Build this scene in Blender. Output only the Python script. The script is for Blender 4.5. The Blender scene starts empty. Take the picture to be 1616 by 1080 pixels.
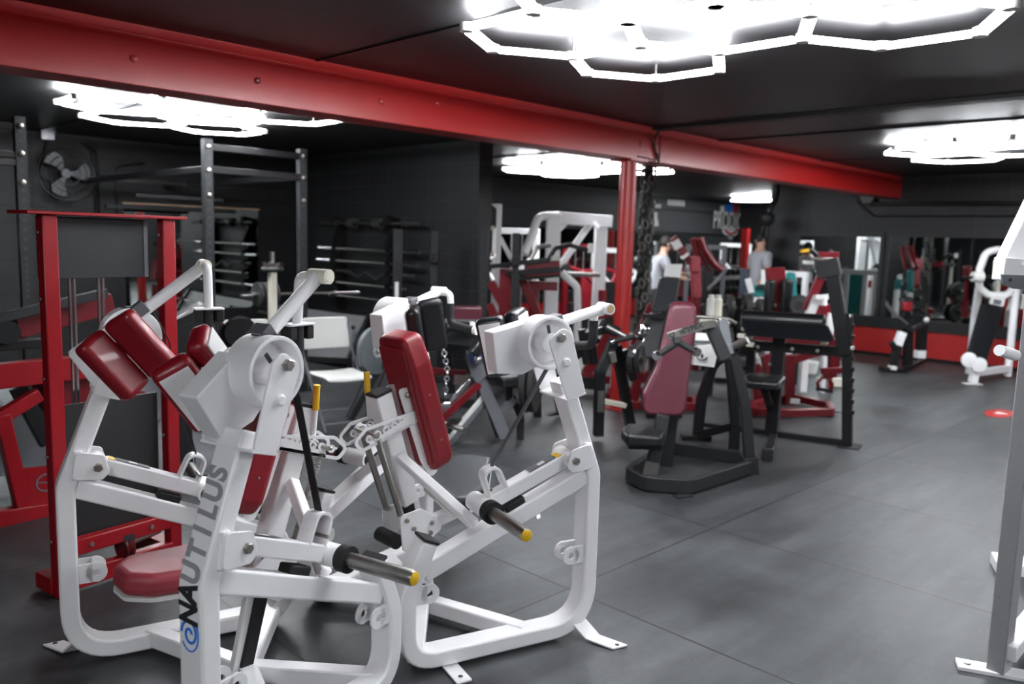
import bpy, bmesh, math, random
from mathutils import Vector, Matrix
random.seed(7)
PI=math.pi
def R(a): return math.radians(a)
scn=bpy.context.scene
COL=scn.collection
# ------------------------------------------------------------------ camera
YAW,PITCH,ROLL,FPX,CAMH=.7846,.1233,.0281,1294.,1.57
_f=Vector((math.cos(YAW)*math.cos(PITCH),math.sin(YAW)*math.cos(PITCH),-math.sin(PITCH)))
_rt=Vector((math.sin(YAW),-math.cos(YAW),0)); _up=_rt.cross(_f)
_R=_rt*math.cos(ROLL)+_up*math.sin(ROLL); _U=-_rt*math.sin(ROLL)+_up*math.cos(ROLL)
CAM=Vector((0,0,CAMH))
def ray(u,v): return _f+_R*((u-808)/FPX)-_U*((v-540)/FPX)
def onz(u,v,z=0): d=ray(u,v); return CAM+d*((z-CAMH)/d.z)
def onx(u,v,x): d=ray(u,v); return CAM+d*(x/d.x)
def ony(u,v,y): d=ray(u,v); return CAM+d*(y/d.y)
def dep(u,v,t): return CAM+ray(u,v)*t
class VP:
    """vertical plane through a floor point, heading th; measured points land on it"""
    def __init__(s,x,y,th): s.P=Vector((x,y,0)); s.e=Vector((math.cos(th),math.sin(th),0)); s.n=Vector((-math.sin(th),math.cos(th),0)); s.th=th
    def p(s,u,v,off=0):
        P=s.P+s.n*off; d=ray(u,v); t=(P-CAM).dot(s.n)/d.dot(s.n); return CAM+d*t
    def w(s,a,z,off=0): return s.P+s.e*a+s.n*off+Vector((0,0,z))
def floorline(a,b):
    A=onz(*a);B=onz(*b); return VP(A.x,A.y,math.atan2(B.y-A.y,B.x-A.x))
cd=bpy.data.cameras.new('camera'); co=bpy.data.objects.new('camera',cd); COL.objects.link(co)
M=Matrix.Identity(4)
for i,a in enumerate((_R,_U,-_f)):
    for j in range(3): M[j][i]=a[j]
M.translation=CAM; co.matrix_world=M
cd.sensor_width=36; cd.lens=FPX/1616*36; cd.clip_start=.05; cd.clip_end=100
cd.dof.use_dof=True; cd.dof.focus_distance=2.75; cd.dof.aperture_fstop=2.3
scn.camera=co
vs=scn.view_settings; vs.view_transform='Standard'; vs.look='None'; vs.gamma=1; vs.exposure=1.45; vs.use_curve_mapping=False

# ------------------------------------------------------------------ mesh collector
class G:
    def __init__(s): s.bm=bmesh.new()
    def quad(s,vs):
        try: return s.bm.faces.new(vs)
        except ValueError: return None
    def beam(s,a,b,w,h=None,n=(0,0,1),ext=0):
        """bar from a to b; w measured along n, h across"""
        a=Vector(a);b=Vector(b);h=w if h is None else h; t=(b-a).normalized(); n=Vector(n); n=(n-t*n.dot(t))
        if n.length<1e-4: n=Vector((1,0,0))-t*t.x
        n.normalize(); m=t.cross(n); a=a-t*ext;b=b+t*ext
        r=[[s.bm.verts.new(p+n*(i*w/2)+m*(j*h/2)) for i,j in ((-1,-1),(1,-1),(1,1),(-1,1))] for p in (a,b)]
        for k in range(4): s.quad([r[0][k],r[0][(k+1)%4],r[1][(k+1)%4],r[1][k]])
        s.quad(r[0][::-1]); s.quad(r[1]); return s
    def box(s,c,sx,sy,sz,rz=0,ax=None):
        c=Vector(c)
        if ax is None:
            X=Vector((math.cos(rz),math.sin(rz),0));Y=Vector((-math.sin(rz),math.cos(rz),0));Z=Vector((0,0,1))
        else: X,Y,Z=[Vector(a).normalized() for a in ax]
        v=[s.bm.verts.new(c+X*(i*sx/2)+Y*(j*sy/2)+Z*(k*sz/2)) for k in (-1,1) for i,j in ((-1,-1),(1,-1),(1,1),(-1,1))]
        s.quad(v[0:4][::-1]); s.quad(v[4:8])
        for k in range(4): s.quad([v[k],v[(k+1)%4],v[4+(k+1)%4],v[4+k]])
        return s
    @staticmethod
    def fil(pts,r,k=6,closed=False):
        pts=[Vector(p) for p in pts]; out=[]; n=len(pts)
        if not isinstance(r,(list,tuple)) and r<=0: return pts
        for i,p in enumerate(pts):
            if not closed and i in (0,n-1): out.append(p); continue
            a=pts[(i-1)%n]-p; b=pts[(i+1)%n]-p; rr=r[i] if isinstance(r,(list,tuple)) else r
            la,lb=a.length,b.length; a.normalize();b.normalize(); ang=a.angle(b)
            if ang>3.05: out.append(p); continue
            d=min(rr/math.tan(ang/2),la*.48,lb*.48)
            A=p+a*d;B=p+b*d
            for q in range(k+1):
                t=q/k; out.append(s_arc(A,B,p,t))
        return out
    def sweep(s,pts,w,h,n,r=0,closed=False,k=6,caps=True):
        """rectangular tube along a planar path with normal n (w along n, h in the plane)"""
        P=G.fil(pts,r,k,closed); n=Vector(n).normalized(); N=len(P); rings=[]
        for i,p in enumerate(P):
            if closed: t0=(p-P[i-1]).normalized(); t1=(P[(i+1)%N]-p).normalized()
            else:
                t0=(p-P[i-1]).normalized() if i else (P[1]-p).normalized(); t1=(P[i+1]-p).normalized() if i<N-1 else t0
            t=(t0+t1).normalized(); c=max(.35,t.dot(t1)); m=t.cross(n).normalized()
            rings.append([s.bm.verts.new(p+n*(a*w/2)+m*(b*h/2/c)) for a,b in ((-1,-1),(1,-1),(1,1),(-1,1))])
        for i in range(N if closed else N-1):
            A=rings[i];B=rings[(i+1)%N]
            for q in range(4): s.quad([A[q],A[(q+1)%4],B[(q+1)%4],B[q]])
        if not closed and caps: s.quad(rings[0][::-1]); s.quad(rings[-1])
        return s
    def tube(s,pts,r,fil=0,seg=14,k=6,closed=False,caps=True,radii=None):
        P=G.fil(pts,fil,k,closed) if fil else [Vector(p) for p in pts]; N=len(P)
        t=(P[1]-P[0]).normalized(); n=t.orthogonal().normalized(); rings=[]
        for i,p in enumerate(P):
            if closed: tt=(P[(i+1)%N]-P[i-1]).normalized()
            elif i==0: tt=(P[1]-p).normalized()
            elif i==N-1: tt=(p-P[i-1]).normalized()
            else: tt=((p-P[i-1]).normalized()+(P[i+1]-p).normalized()).normalized()
            n=(n-tt*n.dot(tt)).normalized(); m=tt.cross(n); rr=radii[i] if radii else r
            rings.append([s.bm.verts.new(p+(n*math.cos(2*PI*q/seg)+m*math.sin(2*PI*q/seg))*rr) for q in range(seg)])
        for i in range(N if closed else N-1):
            A=rings[i];B=rings[(i+1)%N]
            for q in range(seg): s.quad([A[q],A[(q+1)%seg],B[(q+1)%seg],B[q]])
        if not closed and caps: s.quad(rings[0][::-1]); s.quad(rings[-1])
        return s
    def lathe(s,c,ax,prof,seg=28):
        """prof: list of (distance along axis, radius)"""
        c=Vector(c);ax=Vector(ax).normalized(); n=ax.orthogonal().normalized(); m=ax.cross(n); rings=[]
        for d,r in prof:
            p=c+ax*d
            if r<1e-5: rings.append([s.bm.verts.new(p)])
            else: rings.append([s.bm.verts.new(p+(n*math.cos(2*PI*q/seg)+m*math.sin(2*PI*q/seg))*r) for q in range(seg)])
        for A,B in zip(rings,rings[1:]):
            for q in range(seg):
                a=[A[0]] if len(A)==1 else [A[q],A[(q+1)%seg]]
                b=[B[0]] if len(B)==1 else [B[(q+1)%seg],B[q]]
                if len(a)+len(b)>2: s.quad(a+b)
        if len(rings[0])>1: s.quad(rings[0][::-1])
        if len(rings[-1])>1: s.quad(rings[-1])
        return s
    def cyl(s,a,b,r,seg=18,r2=None):
        a=Vector(a);b=Vector(b); return s.lathe(a,b-a,[(0,r),((b-a).length,r if r2 is None else r2)],seg)
    def ring(s,c,ax,ro,ri,th,seg=28):
        c=Vector(c); ax=Vector(ax).normalized(); n=ax.orthogonal().normalized(); m=ax.cross(n); R4=[]
        for d,r in ((-th/2,ri),(-th/2,ro),(th/2,ro),(th/2,ri)):
            R4.append([s.bm.verts.new(c+ax*d+(n*math.cos(2*PI*q/seg)+m*math.sin(2*PI*q/seg))*r) for q in range(seg)])
        for i in range(4):
            A=R4[i];B=R4[(i+1)%4]
            for q in range(seg): s.quad([A[q],A[(q+1)%seg],B[(q+1)%seg],B[q]])
        return s
    def prism(s,poly,n,th,r=0,k=4,off=0):
        """extrude planar polygon, centred on its plane (+off along n)"""
        n=Vector(n).normalized(); P=G.fil(poly,r,k,True) if r else [Vector(p) for p in poly]
        A=[s.bm.verts.new(p+n*(off-th/2)) for p in P];B=[s.bm.verts.new(p+n*(off+th/2)) for p in P]
        N=len(P); s.quad(A[::-1]); s.quad(B)
        for q in range(N): s.quad([A[q],A[(q+1)%N],B[(q+1)%N],B[q]])
        return s
    def ball(s,c,r,sc=(1,1,1),seg=16,rz=0):
        mt=Matrix.Translation(Vector(c))@Matrix.Rotation(rz,4,'Z')@Matrix.Diagonal((r*sc[0],r*sc[1],r*sc[2],1))
        bmesh.ops.create_uvsphere(s.bm,u_segments=seg,v_segments=max(6,seg*2//3),radius=1,matrix=mt); return s
    def coil(s,a,b,r,wire,turns,seg=6):
        a=Vector(a);b=Vector(b);t=(b-a).normalized();n=t.orthogonal().normalized();m=t.cross(n);N=turns*9
        return s.tube([a+(b-a)*(i/N)+(n*math.cos(i*2*PI/9)+m*math.sin(i*2*PI/9))*r for i in range(N+1)],wire,seg=seg)
def s_arc(A,B,p,t):
    return A*(1-t)**2+p*(2*t*(1-t))+B*t*t
_names={}
def obj(name,g,mat,parent=None,bev=0,seg=2,sub=0,smooth=True,ang=35):
    bm=g.bm; bmesh.ops.recalc_face_normals(bm,faces=bm.faces[:])
    me=bpy.data.meshes.new(name); bm.to_mesh(me); bm.free()
    if smooth:
        for p in me.polygons: p.use_smooth=True
        me.set_sharp_from_angle(angle=R(ang))
    for m in (mat if isinstance(mat,(list,tuple)) else [mat]): me.materials.append(m)
    o=bpy.data.objects.new(name,me); COL.objects.link(o)
    if parent is not None:
        o.parent=parent; o.matrix_parent_inverse=Matrix.Translation(-parent_loc(parent))
    if bev:
        b=o.modifiers.new('bevel','BEVEL'); b.width=bev; b.segments=seg; b.limit_method='ANGLE'; b.angle_limit=R(40); b.harden_normals=False
    if sub:
        b=o.modifiers.new('subd','SUBSURF'); b.levels=sub; b.render_levels=sub
    return o
def parent_loc(p):
    v=Vector(p.location)
    q=p.parent
    while q is not None and q.type=='EMPTY': break
    return v if p.type=='EMPTY' else Vector((0,0,0))
def thing(name,label,cat,loc=(0,0,0),group=None):
    o=bpy.data.objects.new(name,None); COL.objects.link(o); o.location=loc; o.empty_display_size=.1
    o['label']=label;o['category']=cat
    if group:o['group']=group
    return o
def tag(o,label,cat,group=None,kind=None):
    o['label']=label;o['category']=cat
    if group:o['group']=group
    if kind:o['kind']=kind
    return o
def struct(name,g,mat,label=None,**k):
    o=obj(name,g,mat,**k); o['kind']='structure'
    if label:o['label']=label
    return o
def kids(o): return [c for c in bpy.data.objects if c.parent==o]
def dup(o,delta=(0,0,0),rz=0,label=None,group=None,loc=None):
    c=o.copy(); COL.objects.link(c)
    if loc is not None: c.location=loc
    else: c.location=Vector(o.location)+Vector(delta)
    c.rotation_euler.z=o.rotation_euler.z+rz
    if label:c['label']=label
    if group:c['group']=group
    for ch in kids(o):
        d=ch.copy(); COL.objects.link(d); d.parent=c; d.matrix_parent_inverse=ch.matrix_parent_inverse.copy()
        for gc in kids(ch):
            e=gc.copy(); COL.objects.link(e); e.parent=d; e.matrix_parent_inverse=gc.matrix_parent_inverse.copy()
    return c

# ------------------------------------------------------------------ materials
def mat(name,col,rough=.5,metal=0,coat=0,bump=0,bscale=60,var=0,vscale=6,spec=.5,emit=0,wear=None,wamt=.0,wscale=30):
    m=bpy.data.materials.new(name); m.use_nodes=True; nt=m.node_tree; b=nt.nodes['Principled BSDF']
    b.inputs['Base Color'].default_value=(*col,1); b.inputs['Roughness'].default_value=rough; b.inputs['Metallic'].default_value=metal
    b.inputs['Coat Weight'].default_value=coat; b.inputs['Specular IOR Level'].default_value=spec
    tc=nt.nodes.new('ShaderNodeTexCoord')
    src=None
    if var:
        nz=nt.nodes.new('ShaderNodeTexNoise'); nz.inputs['Scale'].default_value=vscale; nz.inputs['Detail'].default_value=5; nt.links.new(tc.outputs['Object'],nz.inputs['Vector'])
        mx=nt.nodes.new('ShaderNodeMix'); mx.data_type='RGBA'
        mx.inputs['A'].default_value=(*[c*(1-var) for c in col],1); mx.inputs['B'].default_value=(*[min(1,c*(1+var)) for c in col],1)
        nt.links.new(nz.outputs['Fac'],mx.inputs['Factor']); src=mx.outputs['Result']
    if wear:
        nz=nt.nodes.new('ShaderNodeTexNoise'); nz.inputs['Scale'].default_value=wscale; nz.inputs['Detail'].default_value=8; nt.links.new(tc.outputs['Object'],nz.inputs['Vector'])
        rp=nt.nodes.new('ShaderNodeMapRange'); rp.inputs['From Min'].default_value=.72-wamt; rp.inputs['From Max'].default_value=.78-wamt; nt.links.new(nz.outputs['Fac'],rp.inputs['Value'])
        mx2=nt.nodes.new('ShaderNodeMix'); mx2.data_type='RGBA'
        if src: nt.links.new(src,mx2.inputs['A'])
        else: mx2.inputs['A'].default_value=(*col,1)
        mx2.inputs['B'].default_value=(*wear,1); nt.links.new(rp.outputs['Result'],mx2.inputs['Factor']); src=mx2.outputs['Result']
    if src: nt.links.new(src,b.inputs['Base Color'])
    if bump:
        nb=nt.nodes.new('ShaderNodeTexNoise'); nb.inputs['Scale'].default_value=bscale; nb.inputs['Detail'].default_value=4; nt.links.new(tc.outputs['Object'],nb.inputs['Vector'])
        bp=nt.nodes.new('ShaderNodeBump'); bp.inputs['Strength'].default_value=bump; bp.inputs['Distance'].default_value=.004; nt.links.new(nb.outputs['Fac'],bp.inputs['Height']); nt.links.new(bp.outputs['Normal'],b.inputs['Normal'])
    if emit: b.inputs['Emission Color'].default_value=(*col,1); b.inputs['Emission Strength'].default_value=emit
    return m
def blockmat(name,axis,c1,c2,cm,rough=.55):
    m=mat(name,c1,rough); nt=m.node_tree; b=nt.nodes['Principled BSDF']
    ge=nt.nodes.new('ShaderNodeNewGeometry'); sp=nt.nodes.new('ShaderNodeSeparateXYZ'); cb=nt.nodes.new('ShaderNodeCombineXYZ')
    nt.links.new(ge.outputs['Position'],sp.inputs['Vector']); nt.links.new(sp.outputs[axis],cb.inputs['X']); nt.links.new(sp.outputs['Z'],cb.inputs['Y'])
    br=nt.nodes.new('ShaderNodeTexBrick'); br.offset=.5; br.offset_frequency=2; br.inputs['Scale'].default_value=1
    br.inputs['Brick Width'].default_value=.4; br.inputs['Row Height'].default_value=.2; br.inputs['Mortar Size'].default_value=.005; br.inputs['Mortar Smooth'].default_value=.3
    br.inputs['Color1'].default_value=(*c1,1); br.inputs['Color2'].default_value=(*c2,1); br.inputs['Mortar'].default_value=(*cm,1)
    if name.endswith('stack'): br.offset=0
    nt.links.new(cb.outputs['Vector'],br.inputs['Vector']); nt.links.new(br.outputs['Color'],b.inputs['Base Color'])
    nz=nt.nodes.new('ShaderNodeTexNoise'); nz.inputs['Scale'].default_value=50; nt.links.new(ge.outputs['Position'],nz.inputs['Vector'])
    ma=nt.nodes.new('ShaderNodeMath'); ma.operation='MULTIPLY_ADD'; ma.inputs[1].default_value=-1.2
    nt.links.new(br.outputs['Fac'],ma.inputs[0]); ml=nt.nodes.new('ShaderNodeMath'); ml.operation='MULTIPLY'; ml.inputs[1].default_value=.35; nt.links.new(nz.outputs['Fac'],ml.inputs[0]); nt.links.new(ml.outputs[0],ma.inputs[2])
    bp=nt.nodes.new('ShaderNodeBump'); bp.inputs['Strength'].default_value=.7; bp.inputs['Distance'].default_value=.006; nt.links.new(ma.outputs[0],bp.inputs['Height']); nt.links.new(bp.outputs['Normal'],b.inputs['Normal'])
    return m
WHITE=mat('white_enamel',(.92,.91,.92),.28,var=.04,vscale=9,bump=.03,bscale=120,wear=(.42,.36,.30),wamt=-.02,wscale=14)
WHITE2=mat('white_enamel_far',(.95,.95,.96),.35)
CREAM=mat('cream_plastic',(.82,.78,.66),.4)
RED=mat('red_enamel',(.30,.004,.010),.3,var=.08,bump=.03,bscale=90)
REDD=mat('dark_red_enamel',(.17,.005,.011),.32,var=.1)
REDB=mat('red_beam_paint',(.46,.010,.010),.42,var=.06,vscale=3,bump=.3,bscale=55,coat=.35,spec=.6); REDB.node_tree.nodes['Principled BSDF'].inputs['Coat Roughness'].default_value=.3
VRED=mat('red_vinyl',(.25,.006,.014),.40,coat=.1,bump=.06,bscale=160)
VREDW=mat('worn_red_vinyl',(.36,.05,.065),.45,bump=.1,bscale=60,var=.25,vscale=14)
MAROON=mat('maroon_vinyl',(.105,.016,.030),.36,coat=.1,bump=.05,bscale=160)
VBLK=mat('black_vinyl',(.010,.011,.013),.34,coat=.15,bump=.05,bscale=150)
VGRY=mat('charcoal_vinyl',(.028,.030,.034),.45,bump=.06,bscale=150,var=.1)
BLK=mat('black_enamel',(.008,.008,.009),.36,bump=.03,spec=.4)
BLKM=mat('black_matte_paint',(.012,.012,.013),.55,var=.1)
RUB=mat('black_rubber',(.011,.011,.012),.7,bump=.15,bscale=200)
FOAM=mat('black_foam_grip',(.013,.013,.014),.62,bump=.3,bscale=300)
GRYM=mat('dark_grey_enamel',(.020,.021,.023),.5,var=.12,spec=.35)
POSTG=mat('post_grey_enamel',(.30,.30,.31),.42,var=.06,wear=(.03,.03,.03),wamt=.03,wscale=60)
GRY2=mat('grey_enamel',(.15,.155,.17),.4,var=.1,wear=(.04,.04,.045),wamt=.02,wscale=40)
STEEL=mat('worn_steel',(.34,.33,.31),.34,metal=1,var=.2,vscale=20)
CHROME=mat('chrome',(.78,.78,.80),.12,metal=1)
BOLT=mat('bolt_steel',(.42,.40,.36),.4,metal=1)
IRON=mat('cast_iron',(.03,.03,.03),.55,var=.2,bump=.2)
YEL=mat('yellow_plastic',(.85,.50,.02),.4)
TEAL=mat('teal_enamel',(.02,.28,.27),.38)
WOOD=mat('pale_wood',(.50,.33,.20),.6,var=.25,vscale=30)
CARD=mat('cardboard',(.55,.38,.22),.7)
PAPER=mat('white_paper',(.78,.78,.76),.7)
PLAST=mat('white_plastic',(.76,.76,.73),.45)
CHAIRF=mat('chair_frame_grey',(.16,.165,.18),.4)
BLUE=mat('blue_print',(.03,.22,.80),.5)
BLUEK=mat('blue_paint_dark',(.05,.09,.30),.6)
INK=mat('black_print',(.025,.025,.027),.5)
INK_SHEEN=mat('black_print_sheen',(.33,.33,.35),.5)  # dark print with its reflected light put into the colour
INK2=mat('dark_grey_print',(.12,.12,.13),.5)
CEIL=mat('ceiling_black',(.014,.0135,.0145),.45,bump=.25,bscale=25,var=.15,vscale=2)
SKIN=mat('skin',(.62,.36,.27),.55)
HAIR=mat('dark_hair',(.02,.016,.014),.6)
SHIRT=mat('grey_cotton',(.42,.43,.47),.85)
PANTS=mat('grey_sweat_fabric',(.20,.20,.22),.85,var=.3,vscale=25)
BCLOTH=mat('black_cloth',(.015,.015,.017),.85)
MIRROR=mat('mirror_glass',(.62,.66,.65),.015,metal=1)
LAMP=bpy.data.materials.new('led_tube'); LAMP.use_nodes=True
_b=LAMP.node_tree.nodes['Principled BSDF']; _b.inputs['Base Color'].default_value=(.9,.9,.9,1); _b.inputs['Emission Color'].default_value=(.93,.96,1,1); _b.inputs['Emission Strength'].default_value=19
WALLX=blockmat('black_block_wall_x','X',(.009,.0095,.0105),(.0105,.011,.012),(.0045,.0045,.005))
WALLY=blockmat('black_block_wall_y_stack','Y',(.010,.0105,.0115),(.011,.0115,.0125),(.027,.0275,.028))
# ================================================================== the room
ZC=2.65; BY=10.6; PX=6.15; RX=12.6; FX=18.4; LX=-3.; FY=-4.6
def floor_mat():
    m=mat('rubber_mat_floor',(.042,.044,.047),.5); nt=m.node_tree; b=nt.nodes['Principled BSDF']; L=nt.links.new
    ge=nt.nodes.new('ShaderNodeNewGeometry'); mp=nt.nodes.new('ShaderNodeMapping'); L(ge.outputs['Position'],mp.inputs['Vector'])
    mp.inputs['Location'].default_value=(-3.95+1.2192*8,-2.32+1.8288*6,0)
    sw=nt.nodes.new('ShaderNodeSeparateXYZ'); L(mp.outputs['Vector'],sw.inputs['Vector']); cb=nt.nodes.new('ShaderNodeCombineXYZ'); L(sw.outputs['Y'],cb.inputs['X']); L(sw.outputs['X'],cb.inputs['Y'])
    br=nt.nodes.new('ShaderNodeTexBrick'); br.offset=0; br.squash=1; br.inputs['Scale'].default_value=1; br.inputs['Brick Width'].default_value=1.8288; br.inputs['Row Height'].default_value=1.2192
    br.inputs['Mortar Size'].default_value=.006; br.inputs['Mortar Smooth'].default_value=.2
    br.inputs['Color1'].default_value=(.042,.0445,.047,1); br.inputs['Color2'].default_value=(.052,.0545,.058,1); br.inputs['Mortar'].default_value=(.006,.006,.006,1); L(cb.outputs['Vector'],br.inputs['Vector'])
    n1=nt.nodes.new('ShaderNodeTexNoise'); n1.inputs['Scale'].default_value=1.3; n1.inputs['Detail'].default_value=6; n1.inputs['Distortion'].default_value=.6; L(ge.outputs['Position'],n1.inputs['Vector'])
    r1=nt.nodes.new('ShaderNodeMapRange'); r1.inputs['From Min'].default_value=.3; r1.inputs['From Max'].default_value=.7; r1.inputs['To Min'].default_value=.55; r1.inputs['To Max'].default_value=1.42; L(n1.outputs['Fac'],r1.inputs['Value'])
    n2=nt.nodes.new('ShaderNodeTexNoise'); n2.inputs['Scale'].default_value=14; n2.inputs['Detail'].default_value=8; L(ge.outputs['Position'],n2.inputs['Vector'])
    r2=nt.nodes.new('ShaderNodeMapRange'); r2.inputs['From Min'].default_value=.3; r2.inputs['From Max'].default_value=.75; r2.inputs['To Min'].default_value=.88; r2.inputs['To Max'].default_value=1.14; L(n2.outputs['Fac'],r2.inputs['Value'])
    mu=nt.nodes.new('ShaderNodeMath'); mu.operation='MULTIPLY'; L(r1.outputs[0],mu.inputs[0]); L(r2.outputs[0],mu.inputs[1])
    mq=nt.nodes.new('ShaderNodeMapping'); mq.inputs['Scale'].default_value=(.7,5,1); mq.inputs['Rotation'].default_value=(0,0,.5); L(ge.outputs['Position'],mq.inputs['Vector']); n4=nt.nodes.new('ShaderNodeTexNoise'); n4.inputs['Scale'].default_value=1.4; n4.inputs['Detail'].default_value=7; n4.inputs['Roughness'].default_value=.65; L(mq.outputs['Vector'],n4.inputs['Vector'])
    r4=nt.nodes.new('ShaderNodeMapRange'); r4.inputs['From Min'].default_value=.4; r4.inputs['From Max'].default_value=.72; r4.inputs['To Min'].default_value=.92; r4.inputs['To Max'].default_value=1.55; L(n4.outputs['Fac'],r4.inputs['Value']); mu0=mu; mu=nt.nodes.new('ShaderNodeMath'); mu.operation='MULTIPLY'; L(mu0.outputs[0],mu.inputs[0]); L(r4.outputs[0],mu.inputs[1])
    vm=nt.nodes.new('ShaderNodeVectorMath'); vm.operation='SCALE'; L(br.outputs['Color'],vm.inputs[0]); L(mu.outputs[0],vm.inputs['Scale'])
    L(vm.outputs['Vector'],b.inputs['Base Color'])
    r3=nt.nodes.new('ShaderNodeMapRange'); r3.inputs['To Min'].default_value=.36; r3.inputs['To Max'].default_value=.56; L(n1.outputs['Fac'],r3.inputs['Value']); L(r3.outputs[0],b.inputs['Roughness'])
    n3=nt.nodes.new('ShaderNodeTexNoise'); n3.inputs['Scale'].default_value=220; L(ge.outputs['Position'],n3.inputs['Vector'])
    ma=nt.nodes.new('ShaderNodeMath'); ma.operation='MULTIPLY_ADD'; ma.inputs[1].default_value=-3; L(br.outputs['Fac'],ma.inputs[0]); L(n3.outputs['Fac'],ma.inputs[2])
    bp=nt.nodes.new('ShaderNodeBump'); bp.inputs['Strength'].default_value=.25; bp.inputs['Distance'].default_value=.002; L(ma.outputs[0],bp.inputs['Height']); L(bp.outputs['Normal'],b.inputs['Normal'])
    return m
FLOORM=floor_mat()
def slab(x0,x1,y0,y1,z0,z1): return G().box(((x0+x1)/2,(y0+y1)/2,(z0+z1)/2),x1-x0,y1-y0,z1-z0)
struct('floor',slab(LX-.2,FX+.2,FY-.2,BY+.2,-.1,0),FLOORM,'black rubber gym mat floor with thin seams')
struct('ceiling',slab(LX-.2,FX+.2,FY-.2,BY+.2,ZC,ZC+.1),CEIL,'black painted panel ceiling')
struct('wall_back',slab(LX-.2,FX+.2,BY,BY+.2,0,ZC),WALLX,'black painted block wall at the back')
struct('wall_partition',slab(PX,PX+.2,6.72,BY,0,ZC),WALLY,'black block wall stub behind the bar rack')
struct('wall_right',slab(RX,RX+.2,FY,6.67,0,ZC),WALLY,'black block wall with mirrors and red wainscot')
struct('wall_far_right',slab(FX,FX+.2,FY,BY,0,ZC),WALLY)
struct('wall_left',slab(LX-.2,LX,FY,BY,0,ZC),WALLY)
struct('wall_front',slab(LX,FX,FY-.2,FY,0,ZC),WALLX)
# ceiling joints and the low dark joist band
g=G()
for x in (-.72,2.84,9.9): g.box((x,3,ZC-.004),.012,15,.012)
struct('trim_1',g,BLK,'dark joint lines across the ceiling panels')
struct('trim_2',G().box((6.46,3,ZC-.012),.13,15,.03),BLKM,'low black strip running across the ceiling')
struct('trim_3',G().box((7.55,3,ZC-.006),.03,15,.016),BLKM)
# red steel beam
bz=2.335
XJ=6.52
def beam_prof(x0,x1):
    g=G(); Y0=4.62;Y1=4.87
    P=[(Y0,bz),(Y0,2.56),(Y0+.012,2.585),(Y0+.03,2.60),(Y0+.012,2.615),(Y0-.004,2.65),(Y1,2.65),(Y1,bz)]
    A=[g.bm.verts.new((x0,y,z)) for y,z in P];B=[g.bm.verts.new((x1,y,z)) for y,z in P]
    g.quad(A);g.quad(B[::-1])
    for i in range(len(P)): g.quad([A[i],A[(i+1)%len(P)],B[(i+1)%len(P)],B[i]])
    return g
bm_=thing('steel_beam','long red painted steel ceiling beam crossing above the machines','beam',(4,4.74,bz))
obj('beam_section',beam_prof(LX,XJ-.012),REDB,bm_,bev=.004)
obj('beam_section',beam_prof(XJ+.012,RX),REDB,bm_,bev=.004)
g=G(); g.box((XJ,4.74,2.49),.03,.2,.31); obj('splice_gap',g,REDD,bm_)
g=G(); g.tube([(XJ-.24,4.612,2.57),(XJ-.17,4.61,2.55),(XJ-.10,4.61,2.47),(XJ-.055,4.61,bz+.04),(XJ-.07,4.61,bz+.02),(XJ-.34,4.61,bz+.028)],.007,fil=.04); obj('weld_seam',g,REDD,bm_)
for u,v in ((212,92),(407,127),(603,160),(692,163),(1012,227)):
    p=ony(u,v,4.615); g=G(); g.lathe(p+Vector((0,.01,0)),(0,-1,0),[(0,.022),(.012,.02),(.016,.012),(.018,.0)]); obj('bolt_head',g,REDB if u!=407 else REDD,bm_)
g=G(); g.tube([(XJ-.005,4.60,2.645),(XJ-.06,4.60,2.62),(XJ-.115,4.60,2.53),(XJ-.10,4.6,2.45),(XJ-.05,4.6,2.38),(XJ-.035,4.6,2.33)],.010,fil=.05)
tag(obj('power_cable',g,BLK),'black cable looping down over the red beam beside its joint','cable')
cl=thing('steel_column','round red painted steel column holding up the beam','column',(6.2,4.73,0))
obj('pipe_shaft',G().cyl((6.2,4.73,.012),(6.2,4.73,bz-.012),.078,28),REDB,cl)
obj('cap_plate',G().box((6.2,4.73,bz-.006),.26,.24,.012),REDB,cl); obj('base_plate',G().box((6.2,4.73,.006),.24,.24,.012),REDB,cl,bev=.002)
# right wall: wainscot, ledge, mirrors, conduits
W=RX
struct('trim_4',slab(W-.02,W,FY,6.67,.05,.43),REDB,'red painted wainscot under the mirrors')
struct('trim_5',slab(W-.06,W,FY,6.67,.43,.585),BLKM,'black ledge under the mirrors')
struct('baseboard_right',slab(W-.03,W,FY,6.67,0,.05),BLK)
struct('trim_7',slab(PX+.2,FX,BY-.02,BY,.05,.43),REDB,'red painted wainscot along the back wall')
struct('trim_8',slab(PX+.2,FX,BY-.06,BY,.43,.585),BLKM)
def wmirror(name,label,a,b,axis,fixed,z0,z1,fr=BLKM,fw=.05,top=None,group=None):
    """a,b run along the wall"""
    t=thing(name,label,'mirror',(fixed,(a+b)/2,z0) if axis=='x' else ((a+b)/2,fixed,z0),group)
    def sl(u0,u1,z0,z1,d0,d1):
        return slab(fixed-d1,fixed-d0,u0,u1,z0,z1) if axis=='x' else slab(u0,u1,fixed-d1,fixed-d0,z0,z1)
    obj('glass',sl(a,b,z0,z1,.002,.012),MIRROR,t,smooth=False)
    if fr:
        obj('frame_rail',sl(a-fw,b+fw,z1,z1+fw,.001,.03),top or fr,t)
        if fw>.02:
            obj('frame_side',sl(a-fw,a,z0,z1,.001,.02),fr,t); obj('frame_side',sl(b,b+fw,z0,z1,.001,.02),fr,t)
    return t
wmirror('wall_mirror','framed wall mirror beside the far right corner, reflecting the teal and white machine',4.86,6.12,'x',RX,.59,1.77,fw=.06)
wmirror('wall_mirror','long wall mirror on the right wall above the decline bench',-.6,4.72,'x',RX,.59,1.78,fw=.06)
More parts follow.
